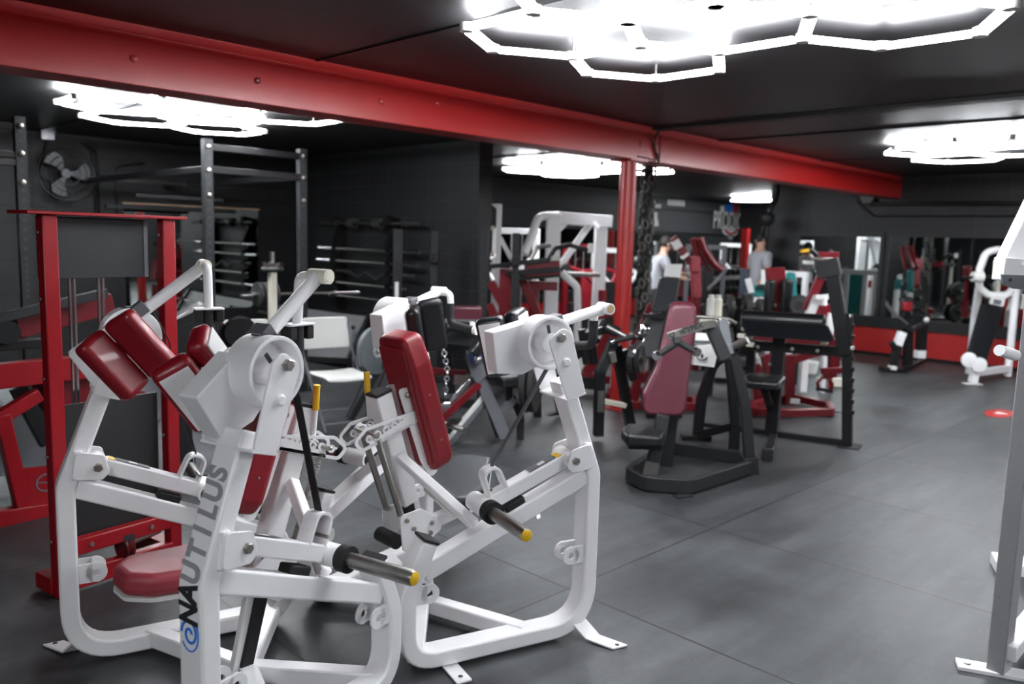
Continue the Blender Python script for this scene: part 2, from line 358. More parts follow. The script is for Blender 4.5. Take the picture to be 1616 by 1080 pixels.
wmirror('wall_mirror','wood topped mirror on the back wall, reflecting the bar rack',3.80,5.58,'y',BY,.55,1.885,fr=WOOD,fw=.018)
wmirror('wall_mirror','wood topped mirror at the left edge of the back wall',.55,2.42,'y',BY,.35,1.86,fr=WOOD,fw=.018)
wmirror('wall_mirror','long mirror along the back wall behind the white cage',10.0,13.9,'y',BY,.59,1.83,fw=.03)
wmirror('wall_mirror','long mirror on the back wall under the shield logo',14.2,18.2,'y',BY,.59,1.80,fw=.03)
g=G(); p=[onx(u,v,RX-.05) for u,v in ((1338,300),(1372,322),(1616,321),(1700,321))]; g.tube(p,.028,fil=.08)
tag(obj('conduit_pipe',g,BLK),'upper thick black pipe along the right wall below the beam','pipe')
g=G(); p=[onx(u,v,RX-.03) for u,v in ((1352,318),(1378,341),(1616,341),(1700,341))]; g.tube(p,.012,fil=.05)
tag(obj('conduit_pipe',g,BLK),'thin black pipe under the thick one on the right wall','pipe')
g=G(); g.cyl(onx(1372,311,RX-.01),onx(1372,311,RX-.01)+Vector((-.08,0,0)),.10); tag(obj('junction_box',g,BLK),'small round black junction box under the end of the red beam','junction box')
# grey painted upper panel on back wall + writing
struct('trim_9',slab(14.0,18.35,BY-.012,BY,1.86,2.60),mat('grey_wall_paint',(.06,.063,.067),.6,bump=.1),'grey painted strip of the back wall above the mirrors')
struct('trim_10',slab(14.0,18.35,BY-.05,BY-.012,2.33,2.36),BLKM)
struct('trim_11',slab(RX+.2,RX+.26,6.3,6.67,0,ZC),BLKM)
def textmesh(s,size,bold=0,shear=0,ext=.002,spacing=1):
    cu=bpy.data.curves.new('t','FONT'); cu.body=s; cu.size=size; cu.extrude=ext; cu.offset=bold; cu.shear=shear; cu.align_x='CENTER'; cu.align_y='CENTER'; cu.space_character=spacing
    o=bpy.data.objects.new('t',cu); COL.objects.link(o); bpy.context.view_layer.update()
    me=bpy.data.meshes.new_from_object(o.evaluated_get(bpy.context.evaluated_depsgraph_get())); bpy.data.objects.remove(o); return me
def text_on(name,s,size,c,xd,yd,mat_,parent=None,bold=0,shear=0,sx=1,sy=1,spacing=1):
    """lettering: xd reading direction, yd up direction"""
    me=textmesh(s,size,bold,shear,.0012,spacing); X=Vector(xd).normalized();Y=Vector(yd).normalized();Z=X.cross(Y)
    for v in me.vertices: q=v.co.copy(); v.co=Vector(c)+X*(q.x*sx)+Y*(q.y*sy)+Z*q.z
    me.materials.clear(); me.materials.append(mat_); o=bpy.data.objects.new(name,me); COL.objects.link(o)
    if parent is not None: o.parent=parent; o.matrix_parent_inverse=Matrix.Translation(-parent_loc(parent))
    return o
Yw=BY-.02
lg=thing('wall_emblem','white shield logo lettered PRODIGY with a blue and red figure above, on the back wall','sign',tuple(ony(1152,360,Yw)))
c=ony(1153,349,Yw); sc=(ony(1175,350,Yw)-ony(1130,350,Yw)).length
text_on('lettering_outline','PRODIGY',sc*.265,ony(1153,350,Yw-.025),(1,0,0),(0,0,1),BLK,lg,bold=.014,sx=1.0,sy=1.65,spacing=1.06); text_on('lettering','PRODIGY',sc*.265,ony(1153,350,Yw-.03),(1,0,0),(0,0,1),PAPER,lg,bold=.005,sx=1.0,sy=1.65,spacing=1.06)
def wp(u,v): return ony(u,v,Yw+.004)
g=G(); g.prism([wp(1139,359),wp(1167,360),wp(1165,368),wp(1153,378),wp(1141,368)],(0,1,0),.006,r=.03); obj('shield',g,PAPER,lg)
g=G(); g.tube([wp(1143,361)+Vector((0,-.006,0)),wp(1147,367)+Vector((0,-.006,0)),wp(1153,370)+Vector((0,-.006,0)),wp(1160,367)+Vector((0,-.006,0)),wp(1164,361)+Vector((0,-.006,0))],.03); obj('red_arc',g,REDB,lg)
g=G(); g.prism([wp(1144,322),wp(1157,321),wp(1157,338),wp(1147,338)],(0,1,0),.006,r=.05); obj('blue_figure',g,BLUE,lg)
g=G(); g.prism([wp(1157,321),wp(1165,323),wp(1164,338),wp(1157,338)],(0,1,0),.007,r=.04); obj('red_stripes',g,REDB,lg)
for u0,u1 in ((1137,1143),(1166,1172)):
    g=G(); g.prism([wp(u0,325),wp(u1,325),wp(u1,336),wp(u0,337)],(0,1,0),.005,r=.03); obj('white_figure',g,PAPER,lg)
sg_=thing('wall_lettering','row of white block letters near the ceiling on the back wall','lettering',tuple(wp(1066,320)))
for i in range(6):
    u=1054+i*4.6; g=G(); g.prism([wp(u,315+i*.35),wp(u+3.3,315.4+i*.35),wp(u+3.3,324+i*.35),wp(u,323.7+i*.35)],(0,1,0),.005); 
    g.prism([wp(u+1.2,317+i*.35),wp(u+2.2,317+i*.35),wp(u+2.2,319+i*.35),wp(u+1.2,319+i*.35)],(0,1,0),.012); obj('letter',g,PAPER,sg_)
for lab,(u0,v0,u1,v1) in (('upper white L shaped sign beside the red column on the back wall',(1030,316,1043,330)),('lower white figure shaped sign beside the red column on the back wall',(1028,335,1038,357))):
    g=G()
    if v0<320: g.prism([wp(u0,v0),wp(u0+3,v0),wp(u0+4,v1-7),wp(u1,v1-8),wp(u1,v1),wp(u0,v1)],(0,1,0),.006)
    else: g.prism([wp(u0+2,v0),wp(u1-1,v0),wp(u1-1,v0+9),wp(u1+1,v1-5),wp(u1+1,v1),wp(u0,v1),wp(u0,v1-6),wp(u0+3,v0+9)],(0,1,0),.006)
    tag(obj('wall_sign',g,PAPER),lab,'sign')
# ---- hexagon led lights
HS=.44
def hexlight(dx,dy,cells,label):
    cs={'a':(3.06,2.82),'b':(3.83,2.82),'c':(3.445,2.15),'d':(3.83,1.48),'e':(2.67,2.15),'f':(3.06,1.48)}
    t=thing('hexagon_light',label,'ceiling light',(3.4+dx,2.2+dy,ZC),'hexagon tube ceiling lights')
    z=2.565; E={}; V={}
    for c in cells:
        x,y=cs[c]; P=[(x+dx+HS*math.cos(R(30+60*k)),y+dy+HS*math.sin(R(30+60*k))) for k in range(6)]
        for k in range(6):
            a,b=P[k],P[(k+1)%6]; key=tuple(sorted([(round(a[0]*8),round(a[1]*8)),(round(b[0]*8),round(b[1]*8))])); E[key]=(a,b); V[(round(a[0]*8),round(a[1]*8))]=a
    for a,b in E.values():
        A=Vector((*a,z));B=Vector((*b,z)); d=(B-A).normalized(); o=obj('light_tube',G().beam(A+d*.028,B-d*.028,.022,.056),LAMP,t,smooth=False)
    for i,a in enumerate(V.values()):
        obj('connector_hub',G().cyl((*a,z-.018),(*a,z+.022),.034,12),PLAST,t)
        if i%3==0: obj('suspension_rod',G().cyl((*a,z+.02),(*a,ZC),.006,8),STEEL,t)
    return t
hexlight(0,0,'abcdef','large hexagon light cluster at the top of the photo')
hexlight(-.13,5.0,'abcdef','hexagon light over the left rack, under the beam')
hexlight(5.5,5.4,'abcdef','hexagon light behind the red column')
hexlight(5.75,.15,'abcdef','hexagon light at the right edge below the ceiling')
hexlight(12.3,6.2,'bcd','small far hexagon light by the shield logo')
for dx,dy,l in ((-5.6,-2.4,'added unseen hexagon light to the left behind the viewer, lighting the lettered mast'),(0,-5.1,'added unseen hexagon light behind the viewer, brightening the near machines'),(5.7,-5.1,'added unseen hexagon light far to the right, brightening the machines')):  # lamps added out of view to brighten the near machines
    hexlight(dx,dy,'abcdef',l)
g=G(); p=onz(1266,6,2.56); g.box(p+Vector((0,0,.03)),.09,.07,.04,.3); tag(obj('power_adapter',g,PLAST),'small white power adapter on the large hexagon light','adapter')
# ================================================================== the two white plate loaded machines
UPV=Vector((0,0,1)); SPL=R(14.67); HWD=.449
class F3:
    """local frame: s forward, o outward/left, z up"""
    def __init__(s,x,y,th,flip=1): s.P=Vector((x,y,0)); s.e=Vector((math.cos(th),math.sin(th),0)); s.n=Vector((-math.sin(th),math.cos(th),0))*flip
    def __call__(s,a,z,o=0): return s.P+s.e*a+s.n*o+Vector((0,0,z))
def leverage_machine(name,label,x,y,phi,armdir,padm,seatm,backm,seatl,tilt,text,seatpx=None):
    mid=F3(x,y,phi); l=mid.n
    t=thing(name,label,'exercise machine',(x,y,0))
    bolts=G()
    for side in (1,-1):
        P=Vector((x,y,0))+l*HWD*side; F=F3(P.x,P.y,phi+SPL*side,side); n=F.n
        # ---- loop frame
        path=[F(-.325,.49),F(-.405,.30),F(-.405,.045),F(.365,.045),F(.365,.665),F(.222,1.045)]
        g=G().sweep(path,.092,.062,n,r=[0,.12,.20,.17,.10,0],k=9); sf=obj('side_frame',g,WHITE,t,bev=.009,seg=3)
        g=G().box(F(-.321,.496),.066,.094,.012,ax=(F.e*.86+Vector((0,0,-.36)),n,Vector((0,0,.9))+F.e*.36)); obj('end_cap',g,RUB,sf,bev=.004)
        g=G().beam(F(-.345,.375),F(.335,.662),.074,.07,n); obj('inclined_tube',g,WHITE,t,bev=.008,seg=3)
        # feet
        g=G(); fp=[F(.31,.085,.02),F(.36,.012,.085),F(.42,.006,.19)]; g.sweep(fp,.07,.008,F.e,r=.01)
        fo=obj('foot_plate',g,WHITE,t,bev=.002); obj('bolt_hole',G().cyl(F(.415,.0095,.175),F(.415,.0115,.175),.009,12),INK,fo)
        g=G().beam(F(-.235,.006,-.14),F(-.235,.006,.16),.06,.008,F.e); fo=obj('foot_plate',g,WHITE,t,bev=.002)
        for o in (-.1,.125): obj('bolt_hole',G().cyl(F(-.235,.009,o),F(-.235,.0115,o),.009,12),INK,fo)
        # storage lugs
        for s0,z0 in ((.292,.345),(-.335,.30)):
            for o in (-.032,.032):
                g=G(); g.ring(F(s0-.015*(1 if s0>0 else -1),z0,o),n,.036,.014,.009); g.box(F(s0+.02*(1 if s0>0 else -1),z0,o),.045,.009,.07,ax=(F.e,n,(0,0,1))); obj('ring_lug',g,WHITE,t)
        # lever with pivot clevis
        pv=(.262,.738)
        for o in (-.062,.062):
            g=G(); g.prism([F(.225,.715),F(.24,.78),F(.33,.80),F(.345,.70),F(.25,.69)],n,.008,r=.02,off=o); cl_=obj('clevis_plate',g,WHITE,t,bev=.002)
            obj('pivot_bolt',G().lathe(F(pv[0],pv[1],o),n if o>0 else -n,[(0,.016),(.012,.016),(.014,.013)],6),BOLT,cl_)
        g=G().sweep([F(.235,.79,-.062),F(.315,.80,-.062),F(.315,.80,.062),F(.235,.79,.062)],.006,.006,(0,0,1)); 
        g=G().prism([F(.30,.70),F(.31,.80),F(.335,.80),F(.345,.70)],n,.12); obj('clevis_back',g,WHITE,t,bev=.003)
        ld=(F(-.10,.592)-F(*pv)).normalized(); ln=n.cross(ld)
        lv=obj('lever_arm',G().beam(F(*pv)+ld*.02,F(-.085,.597),.055,.056,n),WHITE,t,bev=.006,seg=3)
        obj('pivot_tube',G().cyl(F(*pv,-.055),F(*pv,.055),.033),WHITE,lv)
        up=Vector((0,0,1)); q=F(.06,.662,0)
        if ln.z<0: ln=-ln
        dc=obj('warning_decal',G().box(F(.155,.6975)+ln*.0285,.12,.036,.0012,ax=(ld,n,ln)),INK2,lv); obj('decal_print',G().box(F(.155,.6975)+ln*.0292,.03,.02,.0012,ax=(ld,n,ln)),PAPER,dc)
        obj('yellow_sticker',G().box(F(.225,.7235)+ln*.0285,.022,.05,.0012,ax=(ld,n,ln)),YEL,lv)
        hb=obj('lever_hub',G().ring(F(-.105,.59),n,.037,.027,.125,24),WHITE,t)
        obj('hub_cap',G().cyl(F(-.105,.59,-.064),F(-.105,.59,-.058),.027),RUB,hb)
        obj('hub_stop_collar',G().ring(F(-.105,.59,.082),n,.042,.024,.034,24),RUB,hb)
        pg=obj('weight_peg',G().lathe(F(-.105,.59,.06),n,[(0,.0238),(.275,.0238),(.283,.021)],24),STEEL,t)
        obj('peg_cap',G().lathe(F(-.105,.59,.342),n,[(0,.021),(.004,.0205),(.008,.014)],24),YEL,pg)
        lo=F(-.035,.62); g=G()
        g.sweep([lo+ld*.036,lo+ld*.034+ln*.118,lo-ld*.030+ln*.118,lo-ld*.036],.056,.009,n,r=.034,k=7); obj('strap_loop',g,WHITE,t,bev=.001)
        obj('strap_bolt',G().cyl(lo+ln*.05-n*.03+ld*.03,lo+ln*.05+n*.03+ld*.03,.006,10),BOLT,t)
        obj('rubber_bumper',G().box(F(.03,.574),.085,.055,.05,ax=(ld,n,ln)),RUB,t,bev=.006)
        # yoke on the mast
        md=Vector((0,0,.94))+F.e*-.342
        g=G(); g.prism([F(.27,1.01),F(.19,.985),F(.10,1.215),F(.165,1.26),F(.20,1.235)],n,.009,r=[.012,.012,.03,.05,.03],off=.098)
        yk=obj('yoke_plate',g,WHITE,t,bev=.002)
        obj('yoke_bolt',G().lathe(F(.152,1.222,.10),n,[(0,.017),(.014,.017),(.016,.014)],6),BOLT,yk); obj('yoke_disc',G().lathe(F(.178,1.13,.10),n,[(0,.016),(.008,.016),(.012,.011)],20),WHITE,yk)
        g=G(); g.prism([F(.27,1.01),F(.19,.985),F(.10,1.215),F(.165,1.26),F(.20,1.235)],n,.009,r=[.012,.012,.03,.05,.03],off=-.098); obj('yoke_plate',g,WHITE,t,bev=.002)
        g=G(); g.beam(F(.272,1.008),F(.188,.983),.205,.009,n); obj('yoke_base',g,WHITE,t,bev=.002)
        # ---- arm unit turning on the yoke
        A=armdir; ps,pz=.14,1.195; el=tilt
        d=Vector(F.e)*(-A*math.cos(el))+Vector((0,0,math.sin(el)))      # along the handle tube
        u=n.cross(d); u=u if u.z>0 else -u
        c0=F(ps,pz)
        g=G(); g.lathe(c0-n*.045,n,[(0,.10),(.10,.10),(.10,.088),(.045,.084),(.04,.04),(.10,.038),(.102,0)],36); dr=obj('cam_drum',g,WHITE,t,bev=.002)
        obj('drum_slot',G().box(c0+n*.0555+u*.055,.012,.004,.03,ax=(d,n,u)),INK,dr)
        g=G(); g.prism([c0-d*.02+u*.085,c0-d*.19+u*.085,c0-d*.205-u*.07,c0-d*.10-u*.105,c0-d*.0-u*.09],n,.075,r=.008,off=-.062)
        bx=obj('counterweight_box',g,WHITE,t,bev=.004)
        # handle tube with cross end
        L=.30 if A>0 else .26
        t0=c0+d*.06+u*.045-n*.035; t1=t0+d*L
        ht=obj('arm_tube',G().cyl(t0-d*.05,t1,.0215,20),WHITE,t)
        obj('cross_socket',G().cyl(t1-n*.03-d*.008,t1+n*.045-d*.008,.0225,20),WHITE if A<0 else CREAM,ht)
        obj('socket_end',G().cyl(t1+n*.044-d*.008,t1+n*.0465-d*.008,.016,16),CARD if A<0 else CREAM,ht)
        obj('tube_clamp',G().box(t0+d*.02+u*.012-n*.0,.05,.06,.045,ax=(d,n,u)),INK2,ht,bev=.003)
        h0=t1-n*.03-d*.01
        if A>0:   # grip hangs straight down
            hp=[h0,h0-n*.045+Vector((0,0,-.005)),h0-n*.055+Vector((0,0,-.15))]
            obj('grip_stem',G().tube(hp,.0155,fil=.03),WHITE,ht)
            e0=hp[-1]; hd=obj('hand_grip',G().cyl(e0,e0+Vector((0,0,-.18)),.0205),FOAM,t)
            fl=obj('grip_flange',G().box(e0,.10,.055,.007,ax=(F.e,n,(0,0,1))),WHITE,hd,bev=.002)
            for k in (-1,1): obj('flange_bumper',G().box(e0+F.e*(.036*k)+Vector((0,0,-.026)),.028,.045,.042,ax=(F.e,n,(0,0,1))),RUB,hd,bev=.004)
        else:
            dz=Vector((0,0,-1)); fw=-F.e if False else F.e
            hp=[h0,h0+fw*.012+dz*.05]; obj('grip_stem',G().tube([h0-n*.0,h0-n*.03+dz*.012,h0-n*.035+dz*.055],.0165,fil=.02),WHITE,ht)
            e0=h0-n*.035+dz*.055
            hd=obj('hand_grip',G().tube([e0,e0+dz*.10,e0+dz*.12-n*.14],.0185,fil=.045),FOAM,t)
            e1=e0+dz*.12-n*.14; obj('grip_end',G().cyl(e1,e1-n*.018,.0195),PLAST,hd)
        # V shaped upper arm cushions on the inner side
        pc=c0-n*.205-d*.055-u*.015
        a1=(u*.97+d*.22).normalized(); 
        for k,(off,ti) in enumerate(((-.038,.62),(.045,-.62))):
            X=u; Yv=(d*math.cos(ti)+n*math.sin(ti)); Zv=X.cross(Yv)
            cc=pc+d*off*1.38
            cu_=obj('arm_cushion',G().box(cc,.24,.115,.062,ax=(X,Yv,Zv)),padm,t,bev=.022,seg=4)
            obj('cushion_backplate',G().box(cc-Zv*(.033 if Zv.dot(-n)>0 else -.033),.20,.085,.005,ax=(X,Yv,Zv)),WHITE,cu_)
        g=G(); g.beam(c0-n*.17-d*.03,pc+n*.04,.10,.006,u); obj('cushion_bracket',g,WHITE,t)
        # strap
        rim=c0-d*.1*A*0+(Vector((0,0,1))*.0)
        sa=c0+(F.e*(-.098))*1+Vector((0,0,.02)); sb=lo+ln*.11
        g=G(); wv=.028
        if A>0: g.sweep([c0+Vector((0,0,.101))+F.e*.03,c0+Vector((0,0,.098))-F.e*.05,sa,sb],wv,.004,n,r=.05)
        else: g.sweep([c0-Vector((0,0,.101))+F.e*.02,sb],.02,.006,n)
        obj('pull_strap',g,INK2 if A<0 else BLKM,t)
    # ------------------------------ centre post, seat and backrest
    m=mid; N=m.n
    pt,pb=(-.275,.965),(-.135,.50)
    g=G().beam(m(*pt),m(*pb),.075,.075,N); po=obj('centre_post',g,WHITE,t,bev=.008,seg=3)
    pdn=(m(*pb)-m(*pt)).normalized(); pn=N.cross(pdn); pn=pn if pn.dot(m.e)>0 else -pn
    obj('post_cap',G().box(m(*pt)-pdn*.005,.078,.078,.012,ax=(N,pn,pdn)),RUB,po,bev=.003)
    obj('lower_post',G().beam(m(-.15,.53),m(-.03,.05),.058,.045,N),RUB,t,bev=.004)
    obj('post_strut',G().beam(m(-.10,.50,.0),m(-.0,.05,.0),.03,.03,N),WHITE,t,bev=.004)
    yl=obj('adjuster_handle',G().cyl(m(-.30,.955,.04),m(-.30,1.045,.05),.012),YEL,t); obj('handle_stem',G().cyl(m(-.29,.86,.04),m(-.30,.965,.04),.010),WHITE,yl)
    # notched adjustment arms
    for o in (-.055,.055):
        g=G(); g.sweep([m(-.14,.885,o),m(-.14,.845,o),m(-.385,.765,o),m(-.42,.80,o),m(-.37,.845,o)],.006,.012,N,r=.02,closed=True)
        na=obj('notched_arm',g,WHITE,t)
        g=G(); g.prism([m(-.12,.90),m(-.12,.845),m(-.33,.775),m(-.33,.80),m(-.20,.86)],N,.006,off=o); obj('notch_plate',g,WHITE,na)
        for k in range(5): obj('notch',G().ring(m(-.355+k*.038,.806+k*.013,o),N,.015,.008,.007,12),WHITE,na)
    obj('notch_pin',G().cyl(m(-.33,.815,-.075),m(-.33,.815,.075),.009,12),BOLT,t)
    obj('return_spring',G().coil(m(-.315,.80,-.05),m(-.20,.47,-.05),.012,.0021,64),STEEL,t)
    obj('return_spring',G().coil(m(-.315,.80,.05),m(-.20,.47,.05),.012,.0021,64),STEEL,t)
    # backrest channel and pad
    b0,b1=(-.19,.985),(-.055,.60)
    g=G()
    for o in (-.045,.045): g.prism([m(b0[0]-.03,b0[1]),m(b0[0]+.05,b0[1]-.0),m(b1[0]+.04,b1[1]+.02),m(b1[0],b1[1]),m(b1[0]-.05,b1[1]+.08)],N,.006,r=.02,off=o)
    g.beam(m(b0[0]+.045,b0[1]-.02),m(b1[0]+.035,b1[1]+.02),.09,.006,N); ch=obj('backrest_channel',g,WHITE,t)
    for o in (-.05,.05):
        for s_,z_ in ((-.175,.955),(-.13,.90)): obj('channel_bolt',G().lathe(m(s_,z_,o),N if o>0 else -N,[(0,.012),(.008,.012),(.01,.008)],12),BOLT,ch)
    top,bot=m(-.185,1.195),m(-.005,.64); bd=(bot-top).normalized(); bn=N.cross(bd); bn=bn if bn.dot(m.e)>0 else -bn
    g=G(); hw=.10
    poly=[top+N*hw*.9,top-N*hw*.9,top+bd*.12-N*hw*1.08,bot-bd*.05-N*hw,bot-N*hw*.7,bot+N*hw*.7,bot-bd*.05+N*hw,top+bd*.12+N*hw*1.08]
    g.prism(poly,bn,.10,r=.045,k=5); bk=obj('backrest',g,backm,t,bev=.022,seg=4)
    g=G(); g.prism([p-bn*.052 for p in [top+bd*.035+N*.085,top+bd*.035-N*.085,bot-bd*.03-N*.08,bot-bd*.03+N*.08]],bn,.008,r=.03); obj('back_cover',g,backm,bk,bev=.003)
    obj('cover_seam',G().beam(top+bd*.06-bn*.0525-N*.066*N.dot(l)*(1 if phi>1 else -1),bot-bd*.12-bn*.0525-N*.066*(1 if phi>1 else -1),.006,.006,N),RUB,bk)
    for k,dd in ((1,.2),(1,.4),(-1,.2),(-1,.4)): obj('upholstery_screw',G().lathe(top+bd*(.05+dd)+N*(hw+.004)*k,N*k,[(0,.005),(.004,.003)],8),BOLT,bk)
    # seat
    sz=.475; s0,s1=seatl
    poly=[m(s0,sz,-.085),m(s0+.10,sz+.0,-.14),m(s1-.06,sz+.02,-.115),m(s1,sz+.02,-.05),m(s1,sz+.02,.05),m(s1-.06,sz+.02,.115),m(s0+.10,sz,.14),m(s0,sz,.085)]
    if seatpx: poly=[onz(u,v,.515)-UPV*.03 for u,v in seatpx]
    sn=Vector((0,0,1))-m.e*(.06 if not seatpx else 0); st_=obj('seat',G().prism(poly,sn,.072,r=.05,k=5),seatm,t,bev=.024,seg=4)
    obj('seat_board',G().prism([p-Vector((0,0,.042)) for p in poly],sn,.012,r=.04),PLAST,st_)
    obj('seat_tube',G().beam(m(-.16,.36),m((s0+s1)/2+.05,.425),.05,.05,N),WHITE,t,bev=.006)
    obj('seat_bracket',G().beam(m((s0+s1)/2-.08,.43),m((s0+s1)/2+.1,.435),.09,.01,N),WHITE,t)
    for o in (-.062,.062):
        g=G(); g.prism([m(-.215,.475),m(-.11,.485),m(-.03,.43),m(-.0,.38),m(-.14,.295),m(-.20,.33)],N,.008,r=.02,off=o); mp_=obj('gusset_plate',g,WHITE,t,bev=.002)
        for s_,z_ in ((-.185,.45),(-.15,.41),(-.06,.415),(-.065,.375),(-.15,.335)): obj('plate_bolt',G().lathe(m(s_,z_,o*1.06),N if o>0 else -N,[(0,.010),(.008,.010),(.01,.007)],10),BOLT,mp_)
    obj('roller',G().cyl(m(-.225,.37,-.06),m(-.225,.37,.06),.03,20),RUB,t)
    # floor cross members and braces
    for side in (1,-1):
        P=Vector((x,y,0))+l*HWD*side; F=F3(P.x,P.y,phi+SPL*side,side)
        obj('floor_tube',G().beam(m(-.05,.05),F(.10,.05),.062,.062,(0,0,1)),WHITE,t,bev=.007)
        obj('floor_tube',G().beam(m(-.05,.05),F(-.36,.055),.062,.062,(0,0,1)),WHITE,t,bev=.007)
        br=obj('brace_tube',G().beam(m(-.205,.71,.04*side),F(-.12,.51,-.02),.04,.04,N),WHITE,t,bev=.006)
    if text:
        P=Vector((x,y,0))+l*HWD; F=F3(P.x,P.y,phi+SPL,1)
        # lettering on the front face of the mast
        top_=F(.255,.955+.03); bend=F(.365,.665)
        A_=bend; B_=F(.222,1.045); up1=(B_-A_).normalized(); f1=F.n.cross(up1); f1=f1 if f1.dot(F.e)>0 else -f1
        xr=f1.cross(-up1)  # helper
        def along(q):  # q metres above the bend on the leaning part, negative: below on the upright part
            if q>=.02: return A_+up1*q+f1*.0322, up1, f1
            return F(.365,.665+q)+F.e*.0322, Vector((0,0,1)), F.e
        word='NAUTILUS'; step=.0525; q=-.078
        for i,ch_ in enumerate(word):
            qq=q+i*step*.98-(.004 if i>6 else 0); c_,ud,fd=along(qq); 
            if -.03<qq<.035: fd=(F.e+f1).normalized(); ud=(Vector((0,0,1))+up1).normalized(); c_=F(.365,.665)+ud*qq+fd*.029
            yd=fd.cross(ud) # letters read upward
            text_on('letter_'+ch_.lower(),ch_,.094,c_,ud,yd,INK if i<2 else INK_SHEEN,t,bold=.0035,shear=.12,sx=.80,sy=1.0)  # upper letters painted grey for the reflections on them
        c_=F(.365+.0322,.535)
        yd=F.e.cross(Vector((0,0,1)))
        pts=[c_+Vector((0,0,1))*(math.sin(a)*(.040-.0035*a))+yd*(math.cos(a)*(.032-.0027*a))*1 for a in [k*.3 for k in range(32)]]
        obj('swirl_emblem',G().sweep(pts,.0014,.0075,F.e),BLUE,t,smooth=False)
        obj('swirl_emblem',G().sweep([c_+Vector((0,0,1))*(math.sin(a)*.0475)+yd*(math.cos(a)*.033) for a in [2.4+k*.3 for k in range(12)]],.0014,.004,F.e),BLUE,t,smooth=False)
    return t
NA=leverage_machine('lateral_raise_machine','white plate loaded machine lettered NAUTILUS with red arm cushions and red seat, nearest the viewer',1.233,2.546,PI,1,VRED,VREDW,VRED,(-.01,.37),R(38),True)
NB=leverage_machine('pullover_machine','white plate loaded machine with a red backrest and black seat, right behind the lettered one',2.134,2.569,R(-2),-1,VBLK,VGRY,VRED,(-.03,.33),R(14),False,((668,748),(690,732),(722,717),(776,722),(770,765),(740,785),(716,789)))
# ================================================================== things behind the two white machines
UP=Vector((0,0,1))
def IP(u,v,dh=0):
    """vertical plane facing the room's long view, through the floor point seen at u,v"""
    P=onz(u,v); return VP(P.x,P.y,YAW-PI/2+R(dh))
def T(n,g,m,t,**k): return obj(n,g,m,t,**k)
def bar(t,name,pl,a,b,w,h,m,o1=0,o2=None,bev=.004,n=None):
    o2=o1 if o2 is None else o2
    return obj(name,G().beam(pl.p(*a,o1),pl.p(*b,o2),w,h,n if n is not None else pl.n),m,t,bev=bev)
def pipe(t,name,pl,pts,r,m,off=0,fil=.05,offs=None):
    return obj(name,G().tube([pl.p(*p,(offs[i] if offs else off)) for i,p in enumerate(pts)],r,fil=fil),m,t)
def plate(t,name,c,ax,r,th,m,hub=None):
    g=G().lathe(Vector(c)-Vector(ax)*th/2,ax,[(0,.026),(0,r*.42),(th*.12,r*.45),(th*.12,r*.80),(0,r*.84),(0,r*.97),(th*.1,r),(th*.9,r),(th,r*.97),(th,r*.84),(th*.88,r*.80),(th*.88,r*.45),(th,r*.42),(th,.026),(0,.026)],32)
    o=obj(name,g,m,t,bev=0)
    return o
def pad(t,name,c,sx,sy,sz,ax,m,bev=.02): return obj(name,G().box(c,sx,sy,sz,ax=ax),m,t,bev=min(bev,sz*.42,sy*.42,sx*.42),seg=4)
def quadpad(t,name,P,n,th,m,r=.03,bev=.014,off=0): return obj(name,G().prism(P,n,th,r=r,k=4,off=off),m,t,bev=bev,seg=3)
# ---------------- red weight stack tower
pl=floorline((85,945),(283,880)); P0=pl.P; e,n=pl.e,pl.n
t=thing('weight_stack_tower','tall red cable machine tower with grey head panel behind the lettered white machine','exercise machine',tuple(P0+e*.3))
def A(u,v,o=0): return pl.p(u,v,o)
zt=A(165,342).z
for u_,s0 in (('l',.035),('r',.56)):
    for o in (.0,):
        sh=G().beam(pl.w(s0,0,o),pl.w(s0,zt,o),.055,.062,n); up_=T('upright',sh,RED,t,bev=.006)
        if o==0:
            for z in (.25,.62,.95,1.28,1.55): T('frame_bolt',G().lathe(pl.w(s0-.036,z,o),-e,[(0,.008),(.005,.006)],10),BOLT,up_)
T('top_plate',G().box(pl.w(.285,zt+.006,.03),.70,.17,.014,ax=(e,n,UP)),RED,t,bev=.003)
T('head_panel',G().box(pl.w(.25,zt-.135,.055),.46,.02,.26,ax=(e,n,UP)),GRYM,t,bev=.002)
T('head_side_panel',G().box(pl.w(.485,zt-.135,.09),.02,.10,.26,ax=(e,n,UP)),GRY2,t,bev=.002)
for s0 in (.215,.235,.345,.365): T('guide_rod',G().cyl(pl.w(s0,.25,.2),pl.w(s0,zt-.02,.2),.0075,12),CHROME,t)
T('weight_stack',G().box(pl.w(.29,.42,.2),.26,.12,.34,ax=(e,n,UP)),IRON,t,bev=.003)
T('lower_shroud',G().box(pl.w(.297,.52,.04),.44,.012,.60,ax=(e,n,UP)),BLKM,t,bev=.002)
for z,h in ((.205,.07),(.06,.08)):
    rl=T('base_rail',G().beam(pl.w(.06,z,-.01),pl.w(.54,z,-.01),.05,h,n),RED,t,bev=.005)
    for s0 in (.15,.43): T('frame_bolt',G().lathe(pl.w(s0,z,-.036),-n,[(0,.012),(.008,.009)],10),BOLT,rl)
T('base_rail',G().beam(pl.w(.03,.05,.0),pl.w(.03,.05,.14),.07,.08,UP),RED,t,bev=.005); T('base_rail',G().beam(pl.w(.56,.05,.0),pl.w(.56,.05,.42),.07,.08,UP),RED,t,bev=.005)
T('pulley',G().lathe(pl.w(.30,.135,.0),e,[(0,.055),(.006,.06),(.02,.045),(.034,.06),(.04,.055)],24),REDD,t)
T('drive_belt',G().sweep([pl.w(.32,.22,-.03),pl.w(.32,.12,-.045),pl.w(.32,.06,-.02)],.05,.004,e,r=.03),RUB,t)
T('piston_rod',G().cyl(pl.w(.33,.14,.02),pl.w(.50,.16,.02),.018,14),STEEL,t)
